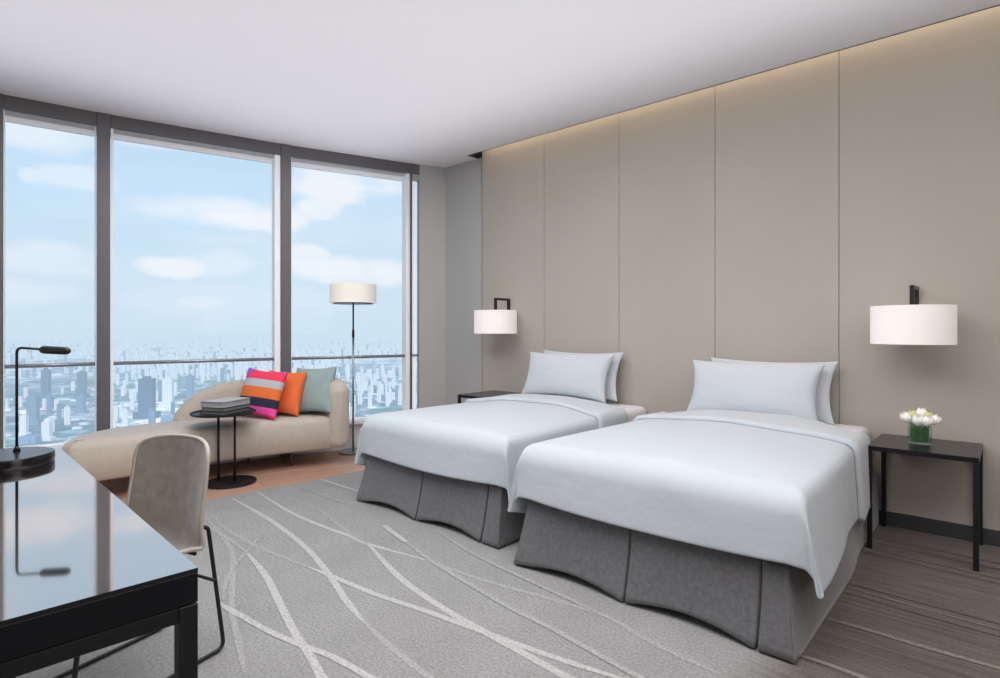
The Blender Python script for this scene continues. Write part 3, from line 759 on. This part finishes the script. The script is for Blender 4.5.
# ================================================================== CHAIR
CX, CY = -2.355, .822
fv = Vector((.262, -.965, 0)); sv = Vector((.965, .262, 0))      # facing direction, and its left-to-right
chair = thing('desk_chair', 'taupe upholstered chair with black wire legs tucked at the desk', 'chair', (CX, CY, 0), math.atan2(sv.y, sv.x))
# local frame: x = sv, y = -fv (back)
def shell(u, v):
    """u -1..1 across, v 0..1 from seat front to top of back"""
    prof = catmull([(0, -.43, .455), (0, -.36, .462), (0, -.22, .445), (0, -.08, .432), (0, .0, .44), (0, .03, .53), (0, .05, .64), (0, .064, .76), (0, .069, .818)], 10)
    prof = [p+Vector((0, -.040, -.030)) for p in prof]
    f = v*(len(prof)-1); i = int(min(f, len(prof)-2)); p = prof[i].lerp(prof[i+1], f-i)
    # half width along v
    w = lerp(.215, .208, sstep(.5, .95, v))
    if v > .80: w *= max(.0, 1-((v-.80)/.20)**3.2)**(1/3.2)
    if v < .15: w *= max(.0, 1-((.15-v)/.15)**3)**(1/3)
    up = sstep(.35, .7, v)
    x = u*w
    c = (u*w/.21)**2
    y = p.y-c*.065*up; z = p.z+c*.035*(1-up)
    return Vector((x, y, z))
NU, NV = 20, 60
vv_ = [.5-.5*math.cos(pi*(.012+.976*j/NV)) for j in range(NV+1)]
bm = bmesh.new(); g = [[bm.verts.new(shell(-1+2*i/NU, vv_[j])) for i in range(NU+1)] for j in range(NV+1)]
for j in range(NV):
    for i in range(NU): bm.faces.new((g[j][i], g[j][i+1], g[j+1][i+1], g[j+1][i]))
o = obj('seat_shell', bm, M['chairfab'], chair, smooth=True); add_solid(o, .012, 0); add_subsurf(o, 1)
bm = bmesh.new(); rim = [shell(-1, v) for v in vv_]+[shell(-1+2*i/NU, vv_[-1]) for i in range(1, NU)]+[shell(1, v) for v in vv_[::-1]]+[shell(1-2*i/NU, vv_[0]) for i in range(1, NU)]
tube(bm, rim, .0078, 10, closed=True); obj('piping', bm, M['piping'], chair, smooth=True)
for s_ in (-1, 1):
    x0, x1 = s_*.132, s_*.172
    pts = fillet([(x0*.85, -.012, .47), (x0, .018, .465), (x1, .055, .009), (x1, -.47, .009), (x0, -.40, .395), (x0*.75, -.38, .395)], .035)
    bm = bmesh.new(); tube(bm, pts, .0075, 10); obj('sled_leg', bm, M['black'], chair, smooth=True)
bm = bmesh.new(); tube(bm, [(-.164, .022, .27), (.164, .022, .27)], .006, 8); obj('crossbar', bm, M['black'], chair, smooth=True)
for yy in (-.05, -.38):
    bm = bmesh.new(); tube(bm, [(-.155, yy, .392), (.155, yy, .392)], .007, 8); obj('seat_bearer', bm, M['black'], chair, smooth=True)

# ================================================================== CITY
GZ = -226.0
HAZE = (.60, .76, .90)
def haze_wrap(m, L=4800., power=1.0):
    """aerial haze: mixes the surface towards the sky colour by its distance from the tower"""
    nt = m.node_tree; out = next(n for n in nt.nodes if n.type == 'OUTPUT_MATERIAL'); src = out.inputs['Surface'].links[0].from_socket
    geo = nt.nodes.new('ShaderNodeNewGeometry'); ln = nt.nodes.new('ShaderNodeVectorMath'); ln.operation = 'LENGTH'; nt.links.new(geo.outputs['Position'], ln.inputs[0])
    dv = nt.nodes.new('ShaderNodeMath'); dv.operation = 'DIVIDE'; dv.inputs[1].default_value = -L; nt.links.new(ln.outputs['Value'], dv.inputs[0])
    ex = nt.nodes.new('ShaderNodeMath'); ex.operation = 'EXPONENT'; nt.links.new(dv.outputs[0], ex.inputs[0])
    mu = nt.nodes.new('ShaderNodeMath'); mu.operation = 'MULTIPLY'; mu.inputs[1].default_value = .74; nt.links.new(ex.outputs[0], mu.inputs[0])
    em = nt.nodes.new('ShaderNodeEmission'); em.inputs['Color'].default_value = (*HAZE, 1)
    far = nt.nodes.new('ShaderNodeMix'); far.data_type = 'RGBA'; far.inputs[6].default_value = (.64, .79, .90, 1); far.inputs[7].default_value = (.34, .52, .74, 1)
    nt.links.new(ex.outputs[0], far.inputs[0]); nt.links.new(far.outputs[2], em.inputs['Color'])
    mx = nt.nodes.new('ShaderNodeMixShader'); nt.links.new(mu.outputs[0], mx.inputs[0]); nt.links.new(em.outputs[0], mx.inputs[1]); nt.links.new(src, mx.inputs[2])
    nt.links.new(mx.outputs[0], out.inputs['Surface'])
def facade_mat(name, wall, win, bw, bh, frac=.5):
    m = mat(name, wall, .7); nt = m.node_tree; b = nt.nodes['Principled BSDF']
    tc = nt.nodes.new('ShaderNodeTexCoord'); sx = nt.nodes.new('ShaderNodeSeparateXYZ'); nt.links.new(tc.outputs['Object'], sx.inputs[0])
    def saw(src, period, th):
        a = nt.nodes.new('ShaderNodeMath'); a.operation = 'DIVIDE'; a.inputs[1].default_value = period; nt.links.new(src, a.inputs[0])
        f = nt.nodes.new('ShaderNodeMath'); f.operation = 'FRACT'; nt.links.new(a.outputs[0], f.inputs[0])
        g = nt.nodes.new('ShaderNodeMath'); g.operation = 'GREATER_THAN'; g.inputs[1].default_value = th; nt.links.new(f.outputs[0], g.inputs[0]); return g.outputs[0]
    xy = nt.nodes.new('ShaderNodeMath'); nt.links.new(sx.outputs['X'], xy.inputs[0]); nt.links.new(sx.outputs['Y'], xy.inputs[1])
    a, c = saw(xy.outputs[0], bw, 1-frac), saw(sx.outputs['Z'], bh, .45)
    mu = nt.nodes.new('ShaderNodeMath'); mu.operation = 'MULTIPLY'; nt.links.new(a, mu.inputs[0]); nt.links.new(c, mu.inputs[1])
    geo = nt.nodes.new('ShaderNodeNewGeometry'); s2 = nt.nodes.new('ShaderNodeSeparateXYZ'); nt.links.new(geo.outputs['Normal'], s2.inputs[0])
    lt = nt.nodes.new('ShaderNodeMath'); lt.operation = 'LESS_THAN'; lt.inputs[1].default_value = .5; nt.links.new(s2.outputs['Z'], lt.inputs[0])
    m2 = nt.nodes.new('ShaderNodeMath'); m2.operation = 'MULTIPLY'; nt.links.new(mu.outputs[0], m2.inputs[0]); nt.links.new(lt.outputs[0], m2.inputs[1])
    mx = nt.nodes.new('ShaderNodeMix'); mx.data_type = 'RGBA'; mx.inputs[6].default_value = (*wall, 1); mx.inputs[7].default_value = (*win, 1)
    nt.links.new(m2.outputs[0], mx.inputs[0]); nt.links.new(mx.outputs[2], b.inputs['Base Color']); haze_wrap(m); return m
M['tw'] = facade_mat('tower_white', (.78, .78, .77), (.40, .48, .55), 9, 6, .4)
M['tp'] = facade_mat('tower_pale', (.80, .74, .70), (.34, .38, .44), 8, 6, .45)
M['tb'] = facade_mat('tower_blue', (.20, .27, .35), (.06, .10, .15), 7, 5, .6)
M['td'] = facade_mat('tower_dark', (.10, .14, .19), (.04, .07, .11), 6, 4.5, .7)
M['lw'] = facade_mat('lowrise_white', (.74, .75, .77), (.35, .42, .5), 12, 5, .4)
M['lb'] = facade_mat('lowrise_bluegrey', (.22, .32, .45), (.15, .2, .28), 12, 5, .4)
def ground_mat():
    m = mat('city_ground', (.1, .14, .1), .9); nt = m.node_tree; b = nt.nodes['Principled BSDF']
    geo = nt.nodes.new('ShaderNodeNewGeometry')
    vo = nt.nodes.new('ShaderNodeTexVoronoi'); vo.inputs['Scale'].default_value = .0034; nt.links.new(geo.outputs['Position'], vo.inputs['Vector'])
    cr = nt.nodes.new('ShaderNodeValToRGB'); nt.links.new(vo.outputs['Color'], cr.inputs[0]); cr.color_ramp.interpolation = 'CONSTANT'
    v3 = nt.nodes.new('ShaderNodeTexVoronoi'); v3.inputs['Scale'].default_value = .022; nt.links.new(geo.outputs['Position'], v3.inputs['Vector'])
    s3 = nt.nodes.new('ShaderNodeSeparateXYZ'); nt.links.new(v3.outputs['Color'], s3.inputs[0])
    r3 = nt.nodes.new('ShaderNodeMapRange'); r3.inputs['From Min'].default_value = .55; r3.inputs['From Max'].default_value = 1; r3.inputs['To Min'].default_value = 1; r3.inputs['To Max'].default_value = 3.2; nt.links.new(s3.outputs[0], r3.inputs['Value'])
    el = cr.color_ramp.elements; el[0].color = (.055, .11, .105, 1); el[1].position = .3; el[1].color = (.09, .14, .145, 1)
    for p, c in ((.45, (.20, .23, .26)), (.6, (.10, .16, .15)), (.75, (.34, .35, .38))): e = el.new(p); e.color = (*c, 1)
    v2 = nt.nodes.new('ShaderNodeTexVoronoi'); v2.feature = 'DISTANCE_TO_EDGE'; v2.inputs['Scale'].default_value = .0034; nt.links.new(geo.outputs['Position'], v2.inputs['Vector'])
    lt = nt.nodes.new('ShaderNodeMath'); lt.operation = 'LESS_THAN'; lt.inputs[1].default_value = .05; nt.links.new(v2.outputs['Distance'], lt.inputs[0])
    n = nt.nodes.new('ShaderNodeTexNoise'); n.inputs['Scale'].default_value = .03; n.inputs['Detail'].default_value = 6; nt.links.new(geo.outputs['Position'], n.inputs['Vector'])
    r = nt.nodes.new('ShaderNodeMapRange'); r.inputs['From Min'].default_value = .35; r.inputs['From Max'].default_value = .65; r.inputs['To Min'].default_value = .5; r.inputs['To Max'].default_value = 1.6; nt.links.new(n.outputs['Fac'], r.inputs['Value'])
    rm = nt.nodes.new('ShaderNodeMath'); rm.operation = 'MULTIPLY'; nt.links.new(r.outputs[0], rm.inputs[0]); nt.links.new(r3.outputs[0], rm.inputs[1])
    mx = nt.nodes.new('ShaderNodeMix'); mx.data_type = 'RGBA'; nt.links.new(lt.outputs[0], mx.inputs[0]); nt.links.new(cr.outputs[0], mx.inputs[6]); mx.inputs[7].default_value = (.24, .25, .26, 1)
    v = nt.nodes.new('ShaderNodeVectorMath'); v.operation = 'SCALE'; nt.links.new(mx.outputs[2], v.inputs[0]); nt.links.new(rm.outputs[0], v.inputs['Scale'])
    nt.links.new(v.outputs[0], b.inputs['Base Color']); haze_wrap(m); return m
M['ground'] = ground_mat()
bm = bmesh.new(); bmesh.ops.create_circle(bm, cap_ends=True, radius=60000, segments=96); bmesh.ops.translate(bm, vec=(0, 0, GZ), verts=bm.verts)
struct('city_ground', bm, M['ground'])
# rolling far hills on the horizon keep the skyline soft
def city_at(D, tanx):
    """a spot on the city ground: D metres ahead, tanx sideways per metre ahead"""
    return FWD*D+RGT*(D*tanx)
def tower_bm(kind, rnd):
    bm = bmesh.new()
    if kind == 'slab':
        w, d, h = 22, 13, 82
        box(bm, (-w/2, -d/2, 0), (w/2, d/2, h)); box(bm, (-w/2-2, -d/2+4, 0), (w/2+2, d/2-4, h*.96)); box(bm, (-4, -d/2-2, 0), (4, d/2+2, h*1.0)); box(bm, (-4, -3, h), (4, 3, h+6))
    elif kind == 'point':
        w, h = 18, 95
        box(bm, (-w/2, -w/2, 0), (w/2, w/2, h)); box(bm, (-w/2-2, -w/4, 0), (w/2+2, w/4, h-3)); box(bm, (-w/4, -w/2-2, 0), (w/4, w/2+2, h-3)); box(bm, (-4, -4, h), (4, 4, h+7))
    elif kind == 'office':
        w, d, h = 34, 26, 90
        box(bm, (-w/2, -d/2, 0), (w/2, d/2, h)); box(bm, (-w/2-10, -d/2-6, 0), (w/2+10, d/2+6, 14)); box(bm, (-w/4, -d/4, h), (w/4, d/4, h+5))
    elif kind == 'low':
        w, d, h = 60, 34, 16
        box(bm, (-w/2, -d/2, 0), (w/2, d/2, h)); box(bm, (-w/3, -d/2-5, 0), (w/6, -d/2, h*.7)); box(bm, (-w/4, -d/4, h), (0, d/5, h+3)); box(bm, (w/8, -d/4, h), (w/4, 0, h+2))
    return bm
def proto_mesh(kind, m):
    me = bpy.data.meshes.new(kind); bm = tower_bm(kind, None); bm.to_mesh(me); bm.free(); me.materials.append(m); return me
PM = {('slab', 'tw'): proto_mesh('slab', M['tw']), ('point', 'tw'): proto_mesh('point', M['tw']), ('slab', 'tp'): proto_mesh('slab', M['tp']), ('point', 'tb'): proto_mesh('point', M['tb']),
      ('office', 'tb'): proto_mesh('office', M['tb']), ('office', 'td'): proto_mesh('office', M['td']), ('office', 'tw'): proto_mesh('office', M['tw']), ('low', 'lw'): proto_mesh('low', M['lw']), ('low', 'lb'): proto_mesh('low', M['lb'])}
def building(kind, mk, D, tx, sc, rz, name, label, group=None, szs=None):
    o = bpy.data.objects.new(name, PM[(kind, mk)]); C.objects.link(o); p = city_at(D, tx)
    o.location = (p.x, p.y, GZ); o.scale = szs or (sc, sc, sc); o.rotation_euler = (0, 0, rz); tag(o, label, 'building', group); return o
def D_of(py): return 575*(CAM_H-GZ)/(py-329.)
def tx_of(px): return (px-500)/575.
# landmark blocks: (foot row, column, kind, material, scale xyz, label)
LM = [
 (418, 147, 'office', 'td', (.98, .9, 1.12), 'large dark glass office block in the middle window'),
 (408, 168, 'office', 'tw', (.75, .75, .95), 'white office tower right of the large dark glass block'),
 (404, 190, 'office', 'tb', (.55, .6, .95), 'grey-blue tower just above the sofa back'),
 (429, 152, 'office', 'tb', (.36, .36, .5), 'small blue tower in front of the large dark block'),
 (402, 46, 'office', 'td', (.62, .6, 1.12), 'dark glass slab seen right of the desk lamp stem'),
 (398, 82, 'office', 'td', (.68, .6, .95), 'dark glass slab close to the left mullion'),
 (424, 33, 'office', 'tb', (.60, .6, .74), 'mid-blue office tower below the lamp arm'),
 (440, 47, 'office', 'tw', (.42, .5, .42), 'white ribbed tower low in the left window'),
 (436, 24, 'office', 'tw', (.36, .4, .48), 'white tower beside the desk lamp stem'),
 (413, 81, 'office', 'tb', (.55, .5, .52), 'pale blue block beside the left mullion'),
 (423, 170, 'low', 'lb', (.62, .45, .9), 'long low blue-roofed hall behind the sofa'),
 (443, 30, 'low', 'lb', (.5, .6, .9), 'low blue-roofed building beside the desk lamp base'),
]
for fy, fx, k, mk, sc, lab in LM:
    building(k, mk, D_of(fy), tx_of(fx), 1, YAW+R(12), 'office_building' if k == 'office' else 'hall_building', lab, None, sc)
rnd = random.Random(11)
occupied = [(D_of(a), tx_of(b)) for a, b, *_ in LM]
def density(px, py):
    # clusters of white towers right of the first window, parks on the left
    v = .35+.65*sstep(120, 230, px)
    if px < 110 and py > 356: v *= .45
    if 110 < px and 352 < py < 388: v = min(1, v*1.6)
    if 110 < px < 260 and py > 385: v *= .55
    return v
sel = []; rest = []
tries = 0
while len(sel)+len(rest) < 5200 and tries < 160000:
    tries += 1
    px = rnd.uniform(-4, 424); py = 337+ (rnd.random()**1.1)*110
    D = D_of(py); P_ = city_at(D, tx_of(px))
    cl = math.sin(P_.x*.0031+1)+math.sin(P_.y*.0037+P_.x*.0011)+.7*math.sin(P_.x*.008+P_.y*.007)
    if rnd.random() > density(px, py)*sstep(-1.2, .9, cl): continue
    if 262 < px < 294 or 95 < px < 112: big = False
    D = D_of(py); tx = tx_of(px)
    if D < 1100: continue
    near = D < 4200
    if near and any(abs(D-a) < (58 if D < 2600 else 44) and abs((tx-b)*D) < (34 if D < 2600 else 26) for a, b in occupied): continue
    if any(abs(D-D_of(l[0])) < 95 and abs((tx-tx_of(l[1]))*D) < 62 for l in LM): continue
    if near: occupied.append((D, tx))
    u = rnd.random()
    if px < 112: kind, mk = ('low', 'lw') if u < .45 else (('slab', 'tp') if u < .75 else ('point', 'tb'))
    else: kind, mk = ('slab', 'tw') if u < .45 else (('point', 'tw') if u < .70 else (('slab', 'tp') if u < .80 else (('point', 'tb') if u < .88 else ('low', 'lw'))))
    sc = rnd.uniform(.6, .85)*(.85 if D > 2600 else .42 if kind == 'low' else .62)
    rz = YAW+R(rnd.choice((8, 8, 12, 98, -20)) + rnd.uniform(-4, 4))
    hsc = sc*rnd.uniform(.7, 1.15)
    hidden = (px > 178 and px < 345 and py > 383) or (px > 355 and py > 408) or (px < 178 and py > 440-12*px/178)
    (sel if (D < 4200 and not hidden) else rest).append((D, tx, kind, mk, sc, hsc, rz, hidden))
sel.sort(key=lambda t: t[0]); rest += sel[288:]; sel = sel[:288]
GN = {'slab': 'white residential towers in the city below', 'point': 'white residential towers in the city below', 'office': '', 'low': 'low white city buildings'}
for D, tx, kind, mk, sc, hsc, rz, hid in sel:
    nm = 'low_building' if kind == 'low' else 'residential_tower'
    lab = {'lw': 'low flat-roofed white building in the city far below', 'tw': 'slim white residential tower in the city far below', 'tp': 'slim beige residential tower in the city far below', 'tb': 'slim blue-grey tower in the city far below'}[mk]
    gr = {'lw': 'low white city buildings', 'tw': 'white city towers', 'tp': 'beige city towers', 'tb': 'blue-grey city towers'}[mk]
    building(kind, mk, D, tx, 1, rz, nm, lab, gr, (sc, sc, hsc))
# the far and hidden rest of the city: one object
rest = [r for r in rest if not r[7]]
for k in range(4600):
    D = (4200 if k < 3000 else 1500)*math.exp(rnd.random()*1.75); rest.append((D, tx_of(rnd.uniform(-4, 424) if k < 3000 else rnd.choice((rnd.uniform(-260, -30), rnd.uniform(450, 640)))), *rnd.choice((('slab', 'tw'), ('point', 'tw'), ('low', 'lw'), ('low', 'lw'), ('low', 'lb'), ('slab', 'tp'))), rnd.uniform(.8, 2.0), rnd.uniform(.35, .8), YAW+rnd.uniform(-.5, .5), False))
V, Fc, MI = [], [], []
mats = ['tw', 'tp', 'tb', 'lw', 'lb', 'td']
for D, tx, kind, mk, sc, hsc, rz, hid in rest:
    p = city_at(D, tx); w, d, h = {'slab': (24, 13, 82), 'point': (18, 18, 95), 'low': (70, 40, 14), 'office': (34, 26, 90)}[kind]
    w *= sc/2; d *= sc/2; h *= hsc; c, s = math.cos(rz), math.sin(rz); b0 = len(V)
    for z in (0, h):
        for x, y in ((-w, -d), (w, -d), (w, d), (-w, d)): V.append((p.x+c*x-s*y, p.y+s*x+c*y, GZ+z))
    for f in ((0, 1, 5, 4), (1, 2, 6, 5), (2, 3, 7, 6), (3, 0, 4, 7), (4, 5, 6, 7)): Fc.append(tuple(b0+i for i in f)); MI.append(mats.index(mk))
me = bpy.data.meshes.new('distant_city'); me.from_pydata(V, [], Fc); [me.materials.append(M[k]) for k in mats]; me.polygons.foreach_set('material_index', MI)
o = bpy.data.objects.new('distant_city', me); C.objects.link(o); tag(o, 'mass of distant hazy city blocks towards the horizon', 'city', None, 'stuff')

# ================================================================== WORLD
W = bpy.data.worlds.new('sky'); bpy.context.scene.world = W; W.use_nodes = True; nt = W.node_tree; nt.nodes.clear()
N = nt.nodes.new; L = nt.links.new
out = N('ShaderNodeOutputWorld'); bg = N('ShaderNodeBackground'); L(bg.outputs[0], out.inputs[0]); bg.inputs['Strength'].default_value = 1.0
tc = N('ShaderNodeTexCoord'); sx = N('ShaderNodeSeparateXYZ'); L(tc.outputs['Generated'], sx.inputs[0])
def math_(op, a, b=None, c=None):
    n = N('ShaderNodeMath'); n.operation = op
    for i, v in enumerate((a, b, c)):
        if v is None: continue
        if isinstance(v, (int, float)): n.inputs[i].default_value = v
        else: L(v, n.inputs[i])
    return n.outputs[0]
el = math_('ARCSINE', sx.outputs['Z']); az = math_('ARCTAN2', sx.outputs['Y'], sx.outputs['X'])
cv = N('ShaderNodeCombineXYZ'); L(az, cv.inputs[0]); L(math_('MULTIPLY', el, 1.8), cv.inputs[1])
no = N('ShaderNodeTexNoise'); no.inputs['Scale'].default_value = 7; no.inputs['Detail'].default_value = 8; no.inputs['Roughness'].default_value = .55; L(cv.outputs[0], no.inputs['Vector'])
no2 = N('ShaderNodeTexNoise'); no2.inputs['Scale'].default_value = 2.6; no2.inputs['Detail'].default_value = 5; L(cv.outputs[0], no2.inputs['Vector'])
def azel(px, py):
    d = FWD+RGT*((px-500)/575.)+Vector((0, 0, (329-py)/575.)); d.normalize(); return math.atan2(d.y, d.x), math.asin(d.z)
blobs = [(235, 214, 75, 17, 1), (172, 266, 38, 11, 1), (322, 208, 26, 13, .9), (350, 184, 62, 22, 1), (308, 262, 24, 17, .9), (362, 272, 52, 16, 1), (60, 262, 60, 18, .55), (35, 130, 70, 22, .8), (150, 138, 55, 10, .7), (72, 178, 42, 13, .55), (225, 262, 30, 14, .45), (205, 302, 25, 6, .5), (30, 175, 12, 9, .6), (250, 300, 120, 16, .25), (20, 290, 60, 14, .4)]
tot = None
nz = math_('SUBTRACT', no.outputs['Fac'], .5)
for px, py, rx, ry, st_ in blobs:
    a0, e0 = azel(px, py); a1, _ = azel(px+rx, py); _, e1 = azel(px, py-ry)
    u = math_('DIVIDE', math_('SUBTRACT', az, a0), abs(a1-a0)); v = math_('DIVIDE', math_('SUBTRACT', el, e0), abs(e1-e0))
    q = math_('ADD', math_('MULTIPLY', u, u), math_('MULTIPLY', v, v))
    q = math_('ADD', q, math_('MULTIPLY', nz, 4.2))
    m_ = N('ShaderNodeMapRange'); m_.interpolation_type = 'SMOOTHSTEP'; m_.inputs['From Min'].default_value = 1.55; m_.inputs['From Max'].default_value = .1; m_.inputs['To Min'].default_value = 0; m_.inputs['To Max'].default_value = st_; L(q, m_.inputs['Value'])
    tot = m_.outputs[0] if tot is None else math_('MAXIMUM', tot, m_.outputs[0])
w = N('ShaderNodeMapRange'); w.interpolation_type = 'SMOOTHSTEP'; w.inputs['From Min'].default_value = .45; w.inputs['From Max'].default_value = .72; w.inputs['To Max'].default_value = .35; L(no2.outputs['Fac'], w.inputs['Value'])
tot = math_('MAXIMUM', tot, w.outputs[0])
cr = N('ShaderNodeValToRGB'); L(math_('MULTIPLY', el, 1.0), cr.inputs[0])
E_ = cr.color_ramp.elements; E_[0].position = 0; E_[0].color = (.64, .79, .90, 1); E_[1].position = .10; E_[1].color = (.64, .80, .92, 1)
for p, c in ((.02, (.66, .80, .91)), (.2, (.58, .77, .94)), (.33, (.56, .75, .93)), (.8, (.46, .64, .86))): e = E_.new(p); e.color = (*c, 1)
mx = N('ShaderNodeMix'); mx.data_type = 'RGBA'; L(tot, mx.inputs[0]); L(cr.outputs[0], mx.inputs[6]); mx.inputs[7].default_value = (.89, .93, .98, 1)
L(mx.outputs[2], bg.inputs['Color'])

# ================================================================== LIGHTS
def area(name, loc, rot, sx_, sy_, power, col, spread=180):
    l = bpy.data.lights.new(name, 'AREA'); l.shape = 'RECTANGLE'; l.size = sx_; l.size_y = sy_; l.energy = power; l.color = col; l.spread = R(spread)
    o = bpy.data.objects.new(name, l); C.objects.link(o); o.location = loc; o.rotation_euler = rot; return o
sun = bpy.data.lights.new('sun', 'SUN'); sun.energy = 4.0; sun.angle = R(2); sun.color = (1, .96, .90)
so = bpy.data.objects.new('sun', sun); C.objects.link(so); so.rotation_euler = Vector((-.75, .25, -.62)).to_track_quat('-Z', 'Y').to_euler()
area('ceiling_fill', (-1.5, 1.1, ZC-.03), (0, 0, 0), 2.4, 2.2, 66, (1, .975, .95))  # unseen fill lamp added under the ceiling for the beds
area('ceiling_fill', (-3.3, 1.5, ZC-.03), (0, 0, 0), 2.0, 2.4, 42, (.97, .985, 1))  # second unseen fill, added towards the window side
area('upward_fill', (-1.9, 1.3, 2.25), (R(180), 0, 0), 6.2, 4.6, 45, (.98, .97, 1), 130)  # unseen upward-facing panel added mid-room to brighten the ceiling
area('ceiling_fill', (.7, 1.3, ZC-.03), (0, 0, 0), 1.4, 1.6, 26, (1, .97, .95))  # unseen fill added from the right for the dark side of the bed
area('side_fill', (2.15, 1.7, 1.9), (R(90), 0, R(90)), 1.6, 1.6, 26, (1, .98, .96))  # lamp added out of view to brighten the duvet's right side
area('cove_light', ((XW+XB)/2, (YE+YW)/2+.01, ZC+.19), (0, 0, 0), XB-XW-.1, .05, 18, (1, .80, .58))

sc = bpy.context.scene
sc.view_settings.view_transform = 'Standard'; sc.view_settings.look = 'None'; sc.view_settings.exposure = 0; sc.view_settings.gamma = 1
sc.cycles.max_bounces = 8; sc.cycles.diffuse_bounces = 4; sc.cycles.transparent_max_bounces = 12; sc.cycles.sample_clamp_indirect = 4
sc.cycles.use_denoising = True; sc.cycles.caustics_reflective = False; sc.cycles.caustics_refractive = False
